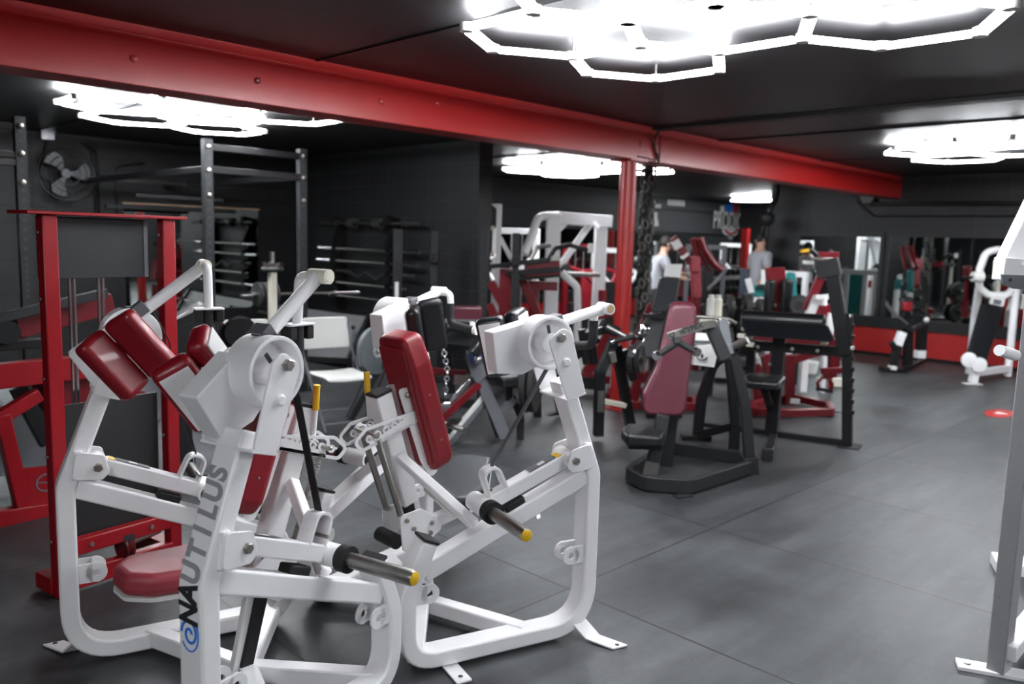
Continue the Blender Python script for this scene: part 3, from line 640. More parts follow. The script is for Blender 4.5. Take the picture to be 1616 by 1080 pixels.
g=G().tube([A(240,490,-.06),A(268,540,-.08),A(272,600,-.08),A(305,700,-.08),A(312,780,-.1)],.0035,fil=.1,seg=8); tag(T('cable',g,BLK,None),'thin black cable hanging between the red tower and the lettered machine','cable')
# ---------------- red plate loaded machine at the left edge
pl=VP(1.10,4.85,R(6)); t=thing('plate_loaded_press','red framed press machine with black beams at the left edge','exercise machine',tuple(pl.P))
def rb(nm,a,b,w,h,m,o=0,o2=None): return bar(t,nm,pl,a,b,w,h,m,o,o2)
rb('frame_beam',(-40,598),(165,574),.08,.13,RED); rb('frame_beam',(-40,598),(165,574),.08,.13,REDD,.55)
rb('angled_beam',(25,517),(175,478),.08,.12,REDD,.3); rb('top_rail',(-20,507),(168,462),.05,.05,GRYM,.1)
rb('guard_rail',(-30,548),(66,541),.06,.05,BLK,-.05); rb('angled_strut',(28,612),(75,700),.05,.08,BLK,.1)
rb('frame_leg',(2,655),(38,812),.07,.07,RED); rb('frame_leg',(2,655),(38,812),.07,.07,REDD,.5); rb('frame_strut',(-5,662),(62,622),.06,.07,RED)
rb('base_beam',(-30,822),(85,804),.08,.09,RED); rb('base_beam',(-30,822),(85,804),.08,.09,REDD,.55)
rb('base_beam',(60,808),(60,808),.08,.08,RED,-.0,.55) if False else None
T('side_plate',G().prism([pl.p(28,740),pl.p(82,735),pl.p(84,806),pl.p(45,800)],pl.n,.02,r=.01),RED,t)
em=T('target_ring',G().ring(pl.p(72,762,-.012),pl.n,.05,.042,.004),GRY2,t); T('target_cross',G().beam(pl.p(60,762,-.012),pl.p(82,762,-.012),.003,.006,pl.n),GRY2,em)
T('machine_foot_plate',G().box(pl.p(20,700,.3),.5,.03,.35,ax=(pl.e,pl.n,UP)),GRY2,t,bev=.003)
T('roller_pad',G().cyl(pl.p(12,525,-.12),pl.p(12,525,.3),.06,20),VBLK,t); T('carriage',G().box(pl.p(120,610,.3),.34,.4,.28,ax=(pl.e,pl.n,UP)),REDD,t,bev=.01)
T('upright_post',G().beam(pl.p(132,600,.25),Vector((pl.p(132,600,.25).x,pl.p(132,600,.25).y,0)),.1,.14,pl.n),REDD,t,bev=.005)
T('upright_post',G().beam(pl.p(100,640,.25),Vector((pl.p(100,640,.25).x,pl.p(100,640,.25).y,0)),.06,.06,pl.n),GRY2,t,bev=.004)
plate(t,'weight_plate',pl.p(222,632,.5),pl.n,.20,.03,GRY2)
T('weight_peg',G().cyl(pl.p(215,632,.2),pl.p(215,632,.62),.024),STEEL,t)
T('linking_beam',G().beam(pl.p(120,600,.35),pl.p(225,625,.35),.06,.06,pl.n),REDD,t,bev=.004)
T('linking_beam',G().beam(pl.p(222,640,.5),Vector((pl.p(222,640,.5).x,pl.p(222,640,.5).y,.0)),.05,.05,pl.n),REDD,t,bev=.004)
# ---------------- dark treadmill hood behind the grip
pl=VP(2.35,5.3,R(-20)); t=thing('rowing_machine','dark grey angular machine body with a silver edge beside the red tower','exercise machine',tuple(pl.P))
poly=[pl.p(272,507),pl.p(318,483),pl.p(336,488),pl.p(392,560),pl.p(372,600),pl.p(300,600),pl.p(276,560)]
T('hood',G().prism(poly,pl.n,.36,r=.03,off=.18),GRYM,t,bev=.015)
T('edge_trim',G().beam(pl.p(272,506,.0),pl.p(322,482,.0),.05,.015,pl.n),CHROME,t)
T('panel_groove',G().sweep([pl.p(280,518,-.003),pl.p(305,508,-.003),pl.p(307,520,-.003),pl.p(290,550,-.003)],.006,.008,pl.n,r=.02),INK,t)
for u in (290,370):
    q=pl.p(u,590,.18); T('stand_leg',G().beam(q,Vector((q.x,q.y,0)),.08,.30,pl.e),BLKM,t,bev=.005)
T('wheel',G().lathe(pl.p(378,525,.0),-pl.n,[(0,.11),(.03,.115),(.05,.10)],30),BLK,t)
# ---------------- black rig with bolted perforated uprights
holem=INK
t=thing('power_rig','tall black perforated steel rig bolted together under the left hexagon light','power rack',(3,7.5,0))
YR=7.3; posts=[(1.86,YR,2.41),(3.355,YR,2.40),(4.315,YR,2.40)]
for i,(x,y,z) in enumerate(posts):
    g=G().beam((x,y,0),(x,y,z),.075,.075,(1,0,0)); nb=len(g.bm.faces)
    k=.35
    while k<z-.05:
        g.cyl((x,y-.0372,k),(x,y-.0385,k),.015,10); k+=.05 if 1.0<k<1.3 else .075
    for fi,fc in enumerate(g.bm.faces):
        if fi>=nb: fc.material_index=1
    up_=T('upright',g,[GRYM,holem],t)
    T('base_foot',G().box((x,y,.005),.2,.2,.01),BLK,t)
    for z_ in ((z-.07),(z-.28),(z-.5)):
        T('bolt_head',G().lathe((x,y-.038,z_),(0,-1,0),[(0,.022),(.012,.020),(.018,.010)],12),BOLT,t)
def rbeam(nm,a,b,s=.06): T(nm,G().beam(a,b,s,s,(0,0,1)),BLK,t,bev=.004)
for z in (2.33,2.13): rbeam('cross_member',(3.355,YR,z),(4.315,YR,z))
for z in (2.33,2.12,2.06): rbeam('cross_member',(-.3,YR,z),(1.86,YR,z),.05)
T('upright',G().beam((-.3,YR,0),(-.3,YR,2.4),.075,.075,(1,0,0)),GRYM,t,bev=.004)
for x in (1.86,3.355,4.315):
    rbeam('wall_arm',(x,YR,2.13),(x,BY-.03,2.13)); 
rbeam('pull_up_bar',(3.355,YR+1.7,1.93),(4.315,YR+1.7,1.93),.04); rbeam('cross_member',(3.355,9.9,2.13),(4.9,9.9,2.13),.05); rbeam('cross_member',(3.355,9.9,1.83),(4.9,9.9,1.83),.05)
T('upright',G().beam((1.95,8.9,0),(1.95,8.9,2.2),.075,.075,(1,0,0)),GRYM,t,bev=.004)
# barbell held by the rig
def barbell(name,label,a,b,r=.014,sl=.4,sr=.024,plates=(),group=None,m1=STEEL,m2=CHROME,ends=True):
    a=Vector(a);b=Vector(b); d=(b-a).normalized(); t=thing(name,label,'barbell',tuple((a+b)/2),group)
    obj('bar_shaft',G().cyl(a+d*.02,b-d*.02,r,14),m1,t)
    if ends:
        for p,q in ((a,d),(b,-d)):
            sl_=obj('bar_sleeve',G().lathe(p,q,[(0,sr),(sl,sr),(sl,sr*1.5),(sl+.02,sr*1.5),(sl+.02,r)],18),m2,t)
    return t
y=YR-.13; A1=ony(380,466,y);B1=ony(520,462,y); zz=(A1.z+B1.z)/2
barbell('barbell','barbell loaded with black plates resting across the black rig',(A1.x,y,zz),(B1.x+.35,y,zz),sl=.26)
for i,u in enumerate((404,412,421,430)):
    p=ony(u,466,y); tpl=G().lathe((p.x,y,zz),(1,0,0),[(0,.026),(0,.10),(.004,.115),(.024,.115),(.028,.10),(.028,.026),(0,.026)],28)
    tag(obj('weight_plate',tpl,IRON),['outermost','second','third','innermost'][i]+' black plate on the barbell sleeve, counted from its free end','weight plate','plates on the racked barbell')
t=thing('plate_loading_pin','white post topped with a steel pin and spin lock collars behind the arm tube','plate holder',(ony(430,460,6.6).x,6.6,0))
x0=ony(430,460,6.6).x; zt=ony(430,430,6.6).z
T('post',G().beam((x0,6.6,0),(x0,6.6,zt),.06,.06,(1,0,0)),CREAM,t,bev=.005); T('threaded_pin',G().cyl((x0,6.6,zt),(x0,6.6,ony(430,398,6.6).z),.022),STEEL,t)
co_=T('spin_collar',G().lathe((x0,6.6,zt+.01),(0,0,1),[(0,.08),(.02,.10),(.035,.09),(.04,.04),(.07,.04)],16),IRON,t)
for k in range(4):
    a=k*PI/2+.4; T('collar_ear',G().beam((x0+math.cos(a)*.04,6.6+math.sin(a)*.04,zt+.05),(x0+math.cos(a)*.11,6.6+math.sin(a)*.11,zt+.075),.03,.02),CHROME,co_)
T('base_plate',G().box((x0,6.6,.006),.3,.3,.012),CREAM,t)
# ---------------- wall fan
c=ony(105,274,BY-.22); cb=ony(105,274,BY)
t=thing('wall_fan','round wall fan with three grey blades on the dark back wall','fan',tuple(c))
T('hub_motor',G().lathe(c+Vector((0,.02,0)),(0,1,0),[(0,.05),(.12,.06),(.14,.03)],20),BLK,t)
T('hub_ring',G().lathe(c+Vector((0,.02,0)),(0,-1,0),[(0,.055),(.02,.05),(.021,.034),(.015,.03),(.015,0)],24),GRY2,t)
for k in range(3):
    a0=R(135+120*k); g=G(); pts=[]
    for r_,da in ((.05,-.45),(.12,-.62),(.20,-.60),(.262,-.35),(.27,.0),(.255,.32),(.19,.25),(.12,.10),(.05,.3)): pts.append(c+Vector((math.cos(a0+da)*r_,0,math.sin(a0+da)*r_)))
    T('fan_blade',G().prism(pts,(0,1,0),.008,r=.03,off=.03),GRY2,t)
for r_,o in ((.30,0),(.27,-.04),(.20,-.055),(.13,-.06)):
    T('grille_ring',G().tube([c+Vector((math.cos(a)*r_,o,math.sin(a)*r_)) for a in [k*2*PI/40 for k in range(40)]],.005 if r_<.3 else .009,closed=True,seg=6),BLK,t)
g=G()
for k in range(30):
    a=k*2*PI/30; g.tube([c+Vector((math.cos(a)*.06,-.065,math.sin(a)*.06)),c+Vector((math.cos(a)*.2,-.055,math.sin(a)*.2)),c+Vector((math.cos(a)*.3,0,math.sin(a)*.3))],.0018,seg=5)
T('grille_spokes',g,BLK,t); T('wall_arm',G().beam(c+Vector((0,.1,-.02)),(c.x,BY,c.z-.05),.05,.05),BLK,t)
p=ony(74,214,BY-.05); tag(obj('outlet_box',G().box(p,.14,.08,.1),CHROME,bev=.005),'small silver outlet box on the wall above the fan','outlet')
g=G().tube([p+Vector((0,0,-.04)),ony(68,250,BY-.02),ony(58,282,BY-.02),cb+Vector((-.1,-.05,-.1))],.007,fil=.1,seg=8); obj('power_cord',g,BLK,t)
for i,(us,l) in enumerate((((145,232,152,320),'left of the two black conduits right of the fan'),((153,236,158,330),'right of the two black conduits right of the fan'))):
    g=G().tube([ony(us[0]-14,us[1]-6,BY-.03),ony(us[0],us[1]+2,BY-.03),ony(us[2],us[3],BY-.03),ony(us[2]+2,us[3]+60,BY-.03)],.014,fil=.12,seg=8); tag(obj('conduit_pipe',g,BLK),l,'pipe')
g=G().tube([ony(186,345,BY-.03),ony(184,262,BY-.03),ony(228,258,BY-.03)],.014,fil=.1,seg=8); tag(obj('conduit_pipe',g,BLK),'bent black conduit rising beside the wood topped mirror','pipe')
# ---------------- bar rack on the partition wall
xr=PX-.0
t=thing('barbell_rack','wall rack of two black notched boards holding six bars on the partition wall','barbell rack',(PX,8.8,.5))
ya,yb=onx(536,400,6.08).y,onx(622,400,6.08).y
zt=onx(536,345,6.08).z; zb=onx(536,496,6.08).z
for y in (ya,yb):
    poly=[(6.145,y,zb),(6.145,y,zt),(6.0,y,zt+.03)]
    zs=[onx(536,v,6.05).z for v in (352,392,412,428,446,465)]
    for z in zs: poly+= [(5.96,y,z+.05),(5.98,y,z-.02),(6.04,y,z-.035),(6.06,y,z-.06)]
    poly+=[(6.08,y,zb)]
    T('notched_board',G().prism(poly,(0,1,0),.09),BLK,t)
bars=[((504,392),(662,397),1),((501,411),(660,418),1),((511,427),(657,435),0),((519,445),(640,456),2),((503,464),(655,480),1)]
labs=['upper chrome barbell on the partition wall rack','second chrome barbell on the partition wall rack','zigzag curl bar on the partition wall rack','thin plain bar below the curl bar','lowest barbell on the partition wall rack']
for (a,b,k),l in zip(bars,labs):
    Aa=onx(*a,6.0);Bb=onx(*b,6.0); z=(Aa.z+Bb.z)/2
    if k==0:
        tt=thing('curl_bar',l,'barbell',(6,(Aa.y+Bb.y)/2,z)); L=Aa.y-Bb.y; ys=[0,.28,.36,.44,.52,.60,.66,1]; dz=[0,0,-.07,0,-.08,0,0,0]
        ys=[0,.30,.40,.49,.60,.69,1]; dz=[0,0,-.07,0,-.08,0,0]
        obj('bar_shaft',G().tube([(6.0,Aa.y-L*q,z+d_) for q,d_ in zip(ys,dz)],.016,fil=.02,seg=10),IRON,tt)
        for p,s_ in ((Aa.y,-1),(Bb.y,1)): obj('bar_sleeve',G().lathe((6.0,p,z),(0,s_,0),[(0,.022),(.25,.022),(.25,.03),(.27,.03)],14),IRON,tt)
    elif k==2: tag(obj('plain_bar',G().cyl((6.0,Aa.y,z),(6.0,Bb.y,z),.016),STEEL),l,'bar')
    else: barbell('barbell',l,(6.0,Aa.y,z),(6.0,Bb.y,z),sl=.32)
Aa=onx(508,352,6.0);Bb=onx(665,353,6.0)
barbell('barbell','dark bar on the top notch of the partition wall rack',(6.0,Aa.y,Aa.z),(6.0,Bb.y,Aa.z),sl=.35,m1=IRON,m2=IRON)
for u,l in ((556,'left cast iron handle hung on the top bar of the wall rack'),(598,'right cast iron handle hung on the top bar of the wall rack')):
    p=onx(u,352,6.0); g=G(); g.ring((6.0,p.y,Aa.z),(0,1,0),.07,.028,.14,16); g.box((6.0,p.y,Aa.z+.03),.08,.22,.05); tag(obj('bar_attachment',g,IRON,bev=.008),l,'bar attachment')
# low black rack of four perforated posts
t=thing('squat_stand','low black rack of four chest high perforated posts in front of the partition','power rack',(5.4,6.3,0))
PP=[(628,362,6.15),(765,364,5.55),(687,365,6.9),(815,368,6.2)]
Q=[]
for u,v,y in PP:
    p=ony(u,v,y); Q.append(p); g=G().beam((p.x,p.y,0),p,.075,.075,(.7,.7,0)); nb=len(g.bm.faces); nn=Vector((-.7071,-.7071,0))
    k=.5
    while k<1.25: g.cyl(Vector((p.x,p.y,k))+nn*.0372,Vector((p.x,p.y,k))+nn*.0388,.012,10); k+=.07
    for fi,fc in enumerate(g.bm.faces):
        if fi>=nb: fc.material_index=1
    T('upright',g,[GRYM,INK],t)
for i,j in ((0,1),(2,3),(0,2),(1,3)):
    a,b=Q[i],Q[j]; T('base_beam',G().beam((a.x,a.y,.04),(b.x,b.y,.04),.07,.07,UP),GRYM,t,bev=.004)
T('sticker',G().box(Vector((Q[0].x,Q[0].y,1.02))-Vector((.027,.027,0)),.003,.035,.28,rz=R(45)),PAPER,t)
for q in (Q[2],Q[3]): T('bar_hook',G().box((q.x-.03,q.y-.03,1.35),.12,.09,.10,R(45)),BLK,t,bev=.01)
# ---------------- pale mesh panel, plate stand
pm=mat('perforated_mesh',(.20,.205,.21),.5,metal=0); nt=pm.node_tree
b=nt.nodes['Principled BSDF']; ge=nt.nodes.new('ShaderNodeNewGeometry'); sp=nt.nodes.new('ShaderNodeSeparateXYZ'); cb_=nt.nodes.new('ShaderNodeCombineXYZ'); nt.links.new(ge.outputs['Position'],sp.inputs[0]); nt.links.new(sp.outputs['Y'],cb_.inputs['X']); nt.links.new(sp.outputs['Z'],cb_.inputs['Y'])
vn=nt.nodes.new('ShaderNodeTexBrick'); vn.inputs['Scale'].default_value=1; vn.inputs['Brick Width'].default_value=.036; vn.inputs['Row Height'].default_value=.022; vn.inputs['Mortar Size'].default_value=.005; vn.offset=0
vn.inputs['Color1'].default_value=(.03,.03,.032,1); vn.inputs['Color2'].default_value=(.03,.03,.032,1); vn.inputs['Mortar'].default_value=(.30,.31,.32,1); nt.links.new(cb_.outputs[0],vn.inputs['Vector']); nt.links.new(vn.outputs['Color'],b.inputs['Base Color'])
t=thing('mesh_panel','pale perforated metal panel leaning low behind the white folding chair','panel',(5.75,8.6,0))
c4=[onx(585,498,5.7),onx(440,480,5.7),onx(430,560,5.4),onx(553,566,5.4)]
T('mesh_sheet',G().prism(c4,(c4[1]-c4[0]).cross(c4[2]-c4[0]),.01),pm,t)
T('frame_bar',G().beam(c4[0],c4[3],.08,.06),BLK,t,bev=.004); T('frame_bar',G().beam(c4[3]-UP*.03,c4[2]-UP*.03,.07,.07),BLK,t,bev=.004); T('frame_bar',G().beam(c4[1],c4[0],.03,.03),BLK,t)
for q in (c4[3],c4[2]): T('foot_post',G().beam(q-UP*.03,(q.x,q.y,0),.06,.06,(1,0,0)),BLK,t)
for q in (c4[0],c4[1]): T('rear_post',G().beam(q,(q.x,q.y,0),.05,.05,(1,0,0)),BLK,t)
Aa,Bb=onx(425,500,5.6),onx(575,492,5.6)
barbell('barbell','bar lying along the front of the pale mesh panel',(5.45,Aa.y,.5),(5.45,Bb.y,.5),sl=.3,m2=IRON)
# plate stand with grey bumper
pl=IP(575,662,25); t=thing('plate_stand','black A frame stand beside the white folding chair','plate rack',tuple(pl.P))
T('leg',G().beam(pl.p(552,664),pl.p(612,560),.05,.05,pl.n),BLKM,t,bev=.004); T('leg',G().beam(pl.p(640,650,.1),pl.p(612,560,.05),.05,.05,pl.n),BLKM,t,bev=.004)
T('top_post',G().beam(pl.p(612,566,.03),pl.p(622,520,.03),.05,.05,pl.n),BLKM,t,bev=.004); T('horn',G().cyl(pl.p(600,553,-.14),pl.p(606,553,.2),.024),STEEL,t); T('horn_post',G().beam(pl.p(606,553,.03),pl.p(612,566,.03),.05,.05,pl.n),BLKM,t)
pt=thing('bumper_plate','large grey rubber bumper plate hung beside the white folding chair','weight plate',tuple(pl.p(594,553)))
cc=pl.p(593,553,-.02); ax=(pl.n+pl.e*-.55).normalized(); obj('rubber_disc',G().lathe(cc-ax*.03,ax,[(0,.03),(0,.19),(.008,.205),(.052,.205),(.06,.19),(.06,.03),(0,.03)],40),mat('grey_rubber',(.13,.15,.155),.6),pt); obj('rim_stripe',G().ring(cc-ax*.0305,ax,.203,.188,.003,40),GRY2,pt); obj('steel_hub',G().ring(cc-ax*.031,ax,.06,.026,.004,24),PLAST,pt)
# ---------------- white folding chair
def fold_chair(name,label,x,y,rz,m=PLAST):
    t=thing(name,label,'folding chair',(x,y,0)); c=Vector((x,y,0)); X=Vector((math.cos(rz),math.sin(rz),0)); Y=Vector((-X.y,X.x,0))
    def q(a,b,z): return c+X*a+Y*b+UP*z
    g=G(); N=8
    top=[q(-.20+.40*i/N*1.0,0,0) for i in range(N+1)]
    prof=[(-.21,.445),(-.17,.458),(0,.445),(.14,.452),(.20,.446),(.225,.425)]
    gs=G(); rows=[]
    for a,z in prof:
        rows.append([gs.bm.verts.new(q(a,b*(.21 if a<.1 else .20),z-(.012 if abs(b)<.9 else 0)*(1 if abs(b)<.5 else .6))) for b in (-1,-.6,0,.6,1)])
    for r0,r1 in zip(rows,rows[1:]):
        for i in range(4): gs.quad([r0[i],r0[i+1],r1[i+1],r1[i]])
    o=obj('seat',gs,m,t); md=o.modifiers.new('s','SOLIDIFY'); md.thickness=.018; md.offset=-1; s2=o.modifiers.new('sub','SUBSURF'); s2.levels=s2.render_levels=2
    gb=G(); rows=[]
    for z in (.62,.64,.72,.80,.86,.88):
        w=.215 if z<.8 else .205
        rows.append([gb.bm.verts.new(q(-.245-(z-.62)*.16-.025*(1-abs(b)**2),b*w,z)) for b in (-1,-.7,-.3,.3,.7,1)])
    for r0,r1 in zip(rows,rows[1:]):
        for i in range(5): gb.quad([r0[i],r0[i+1],r1[i+1],r1[i]])
    o=obj('backrest',gb,m,t); md=o.modifiers.new('s','SOLIDIFY'); md.thickness=.02; s2=o.modifiers.new('sub','SUBSURF'); s2.levels=s2.render_levels=2
    for s in (-1,1):
        obj('leg',G().tube([q(-.28,s*.225,.84),q(-.235,s*.225,.62),q(.24,s*.225,.015)],.012,fil=.1,seg=10),CHAIRF,t)
        obj('leg',G().tube([q(.12,s*.20,.43),q(-.27,s*.20,.012)],.012,seg=10),CHAIRF,t)
        obj('seat_link',G().tube([q(-.17,s*.215,.43),q(-.19,s*.215,.55)],.007,seg=8),CHAIRF,t)
    obj('stretcher',G().tube([q(.19,-.225,.07),q(.19,.225,.07)],.009,seg=8),CHAIRF,t); obj('stretcher',G().tube([q(-.21,-.2,.09),q(-.21,.2,.09)],.009,seg=8),CHAIRF,t)
    return t
fold_chair('folding_chair','white plastic folding chair with its seat in full view behind the white machines',3.72,5.72,R(262))
fold_chair('folding_chair','white folding chair mostly hidden behind the drum of the lettered machine',3.05,5.85,R(262))
# ---------------- grey and maroon leg machine behind the black seat
pl=IP(797,702,10); t=thing('leg_curl_machine','grey framed leg machine with black and maroon pads right behind the red backrest','exercise machine',tuple(pl.P))
g1=lambda nm,a,b,w,h,m,o=0,o2=None:bar(t,nm,pl,a,b,w,h,m,o,o2)
g1('frame_upright',(742,560),(797,690),.07,.09,GRY2); g1('frame_upright',(762,610),(788,690),.05,.06,GRYM,.25)
g1('slide_rail',(768,625),(690,722),.10,.05,GRY2,.05); g1('slide_rail_edge',(770,618),(690,712),.05,.03,PLAST,.02)
g1('lower_brace',(790,650),(812,628),.09,.06,GRY2,.1); g1('rear_leg',(808,625),(822,660),.05,.05,GRYM,.15)
q=pl.p(822,660,.15); T('rear_leg',G().beam(q,(q.x,q.y,0),.05,.05,pl.n),GRYM,t,bev=.003)
g1('base_beam',(690,735),(797,706),.06,.05,GRY2,.05,0); T('foot_plate',G().box(pl.p(797,705)+UP*.0,.22,.10,.012,ax=(pl.e,pl.n,UP)),GRY2,t)
g1('movement_arm',(757,605),(690,668),.06,.05,REDD,-.03); g1('chrome_rod',(742,600),(700,645),.03,.03,CHROME,-.06)
pg=T('weight_peg',G().cyl(pl.p(700,668,.05),pl.p(733,680,-.22),.022),STEEL,t); T('peg_stop',G().box(pl.p(718,672,.05),.10,.10,.14,ax=(pl.e,pl.n,UP)),RUB,t,bev=.01)
T('pivot_plate',G().prism([pl.p(733,552),pl.p(752,548),pl.p(766,590),pl.p(752,604),pl.p(742,590)],pl.n,.02,r=.02,off=-.06),GRY2,t); T('pivot_disc',G().lathe(pl.p(750,565,-.08),-pl.n,[(0,.05),(.012,.05),(.02,.02)],20),BLUEK,t); T('lock_knob',G().ball(pl.p(754,568,-.12),.03),CHROME,t)
quadpad(t,'seat_pad',[pl.p(696,545,.05),pl.p(712,524,.35),pl.p(772,520,.35),pl.p(762,535,.1),pl.p(748,552,-.1)],UP*.8-pl.n*.5,.10,VBLK,off=-.02)
quadpad(t,'thigh_pad',[pl.p(738,553,-.1),pl.p(766,518,-.1),pl.p(777,526,-.1),pl.p(750,560,-.1)],pl.n,.34,VBLK,r=.02)
g=pad(t,'maroon_headrest',pl.p(733,497,.25),.27,.10,.14,(pl.e,pl.n,UP),MAROON); T('headrest_board',G().box(pl.p(727,507,.2),.24,.07,.03,ax=(pl.e,pl.n,UP)),GRY2,t)
tb=T('roller_pad',G().cyl(pl.p(706,515,.0),pl.p(742,516,-.02),.036),VBLK,t); T('roller_end_cap',G().lathe(pl.p(741,516,-.02),pl.e,[(0,.04),(.03,.042),(.045,.03)],18),PLAST,tb)
g1('frame_post',(757,545),(765,575),.06,.06,BLKM,.1); g1('frame_post',(706,548),(712,620),.06,.06,BLKM,.35)
quadpad(t,'front_seat',[pl.p(765,590,-.05),pl.p(795,578,.2),pl.p(833,583,.2),pl.p(818,604,-.1),pl.p(795,606,-.15)],UP,.07,VBLK)
g1('seat_post',(803,600),(803,632),.05,.05,GRYM,.08)
cc=pl.p(838,608,.1); 
for k,o in enumerate((.0,.06)):
    pt=plate(None,'weight_plate',cc+pl.e*(-.03+o),(pl.e*.9-pl.n*.4).normalized(),.215,.045,IRON); tag(pt,['front black bumper plate on the grey leg machine','rear black bumper plate on the grey leg machine'][k],'weight plate')
T('plate_horn',G().cyl(cc-pl.e*.15,cc+pl.e*.12,.024),STEEL,t)
# chrome chain
t2=thing('chain_strap','chrome chain and clip hanging beside the grey leg machine','chain',tuple(pl.p(702,560,-.2)))
q0=pl.p(700,552,-.15);q1=pl.p(706,585,-.15);q2=pl.p(702,632,-.15)
for k in range(11):
    a=k/11; c=(q0.lerp(q1,a*2) if a<.5 else q1.lerp(q2,a*2-1)); obj('chain_link',G().ring(c,pl.n if k%2 else pl.e,.022,.013,.010,12),CHROME,t2)
obj('chain_clip',G().box(q2-UP*.03,.10,.05,.05,ax=(pl.e,pl.n,UP)),CHROME,t2,bev=.015)
g1('red_cross_arm',(680,585),(735,590),.05,.05,REDD,.3); g1('steel_cam',(715,598),(742,600),.08,.08,STEEL,.3)
# ---------------- black plate loaded machine D
pl=IP(943,695,12); t=thing('incline_press_machine','black A frame press machine with silver tipped grips, left of the maroon backrest','exercise machine',tuple(pl.P))
g1=lambda nm,a,b,w,h,m,o=0,o2=None:bar(t,nm,pl,a,b,w,h,m,o,o2)
g1('front_upright',(947,585),(944,688),.07,.075,BLK); g1('front_upright',(970,535),(946,590),.07,.07,GRYM)
g1('rear_upright',(972,545),(995,672),.07,.08,BLK,.2,.35); g1('rear_upright',(985,552),(1000,600),.06,.06,BLK,.25)
g1('base_beam',(920,705),(1000,682),.07,.06,BLK,0,.35); g1('base_beam',(925,694),(855,665),.07,.06,BLK,.1,.9); g1('base_beam',(845,668),(915,640),.07,.06,BLK,.9,1.1)
g1('cross_brace',(945,632),(985,640),.05,.04,CREAM,0,.25); T('brace_plate',G().box(pl.p(948,634,-.04),.05,.01,.17,ax=(pl.e,pl.n,UP)),STEEL,t)
for o,(u0,v0,u1,v1) in ((0,(846,612,848,668)),(0,(875,590,885,650))): g1('rear_post',(u0,v0),(u1,v1),.07,.07,BLK,.9)
gp=T('hand_grip',G().cyl(pl.p(967,539,-.1),pl.p(1003,531,-.1),.021),FOAM,t); T('grip_tip',G().cyl(pl.p(963,540,-.1),pl.p(968,539,-.1),.025),CHROME,gp); T('grip_tip',G().cyl(pl.p(1001,531,-.1),pl.p(1006,530,-.1),.025),CHROME,gp)
gp=T('hand_grip',G().cyl(pl.p(1010,541,-.1),pl.p(998,556,-.25),.026),FOAM,t); T('grip_tip',G().cyl(pl.p(998,556,-.25),pl.p(996,559,-.28),.028),CHROME,gp); T('grip_tip',G().cyl(pl.p(1010,541,-.1),pl.p(1012,537,-.08),.028),CHROME,gp)
T('brown_roller',G().cyl(pl.p(958,516,.1),pl.p(990,533,-.0),.024),STEEL,t)
g1('press_arm',(925,530),(955,520),.06,.06,BLK,.2); g1('press_arm',(948,512),(975,525),.07,.09,BLK,.25); g1('press_arm',(1005,533),(1025,505),.05,.06,BLKM,.0); g1('pivot_housing',(905,560),(940,530),.10,.10,BLK,.5)
T('round_end',G().lathe(pl.p(1015,521,-.15),-pl.n,[(0,.045),(.04,.045),(.05,.03)],20),CHROME,t)
g1('chain_cover',(964,555),(968,572),.06,.05,BOLT,-.05)
cc=pl.p(1005,568,.1)
for k,(du,c_) in enumerate(((-5,IRON),(6,IRON))):
    pt=plate(None,'weight_plate',pl.p(1003+du,567,.1),(pl.e*.82-pl.n*.55).normalized(),.115+.0*k,.045,IRON); tag(pt,['brown edged small plate on the left of the pair beside the red column','smaller plate on the right of the pair beside the red column'][k],'weight plate')
T('plate_horn',G().cyl(pl.p(996,566,.12),pl.p(1018,569,.0),.026),STEEL,t)
for u in (918,930): g1('pivot_arm',(u,520),(u+8,575),.05,.06,BLK,.45)
# curved pipe on the floor of D
# ---------------- incline bench back with paper
pl=IP(1050,660,5); pl=VP(pl.P.x,pl.P.y,pl.th); t=thing('incline_bench','dark grey incline bench with a tall back leaning behind the maroon backrest','bench',tuple(pl.P))
quadpad(t,'back_pad',[pl.p(1042,438,.15),pl.p(1073,438,.15),pl.p(1064,492,0),pl.p(1027,492,0)],pl.n,.06,VGRY)
quadpad(t,'lower_back_pad',[pl.p(1026,494,0),pl.p(1063,494,0),pl.p(1045,568,-.12),pl.p(1008,562,-.12)],pl.n,.06,VGRY)
bar(t,'back_rail',pl,(1058,450),(1026,566),.07,.06,BLK,.2,-.03); bar(t,'frame_leg',pl,(1030,566),(1030,652),.07,.06,BLK,0); bar(t,'frame_leg',pl,(1055,480),(1066,652),.06,.06,BLK,.2)
bar(t,'base_beam',pl,(1020,655),(1075,655),.06,.05,BLK,0); bar(t,'side_handle',pl,(1015,500),(1050,500),.05,.05,BLK,-.12)
t2=thing('paper_notice','white sheet taped above the grey incline bench back','notice',tuple(pl.p(1062,427,.2)))
obj('sheet',G().prism([pl.p(1051,417,.19),pl.p(1077,417,.19),pl.p(1073,438,.17),pl.p(1047,436,.17)],pl.n,.004),PAPER,t2)
for u in (1056,1061,1066): obj('pen_stroke',G().beam(pl.p(u+2,425,.183),pl.p(u,433,.178),.004,.012,pl.n),INK2,t2)
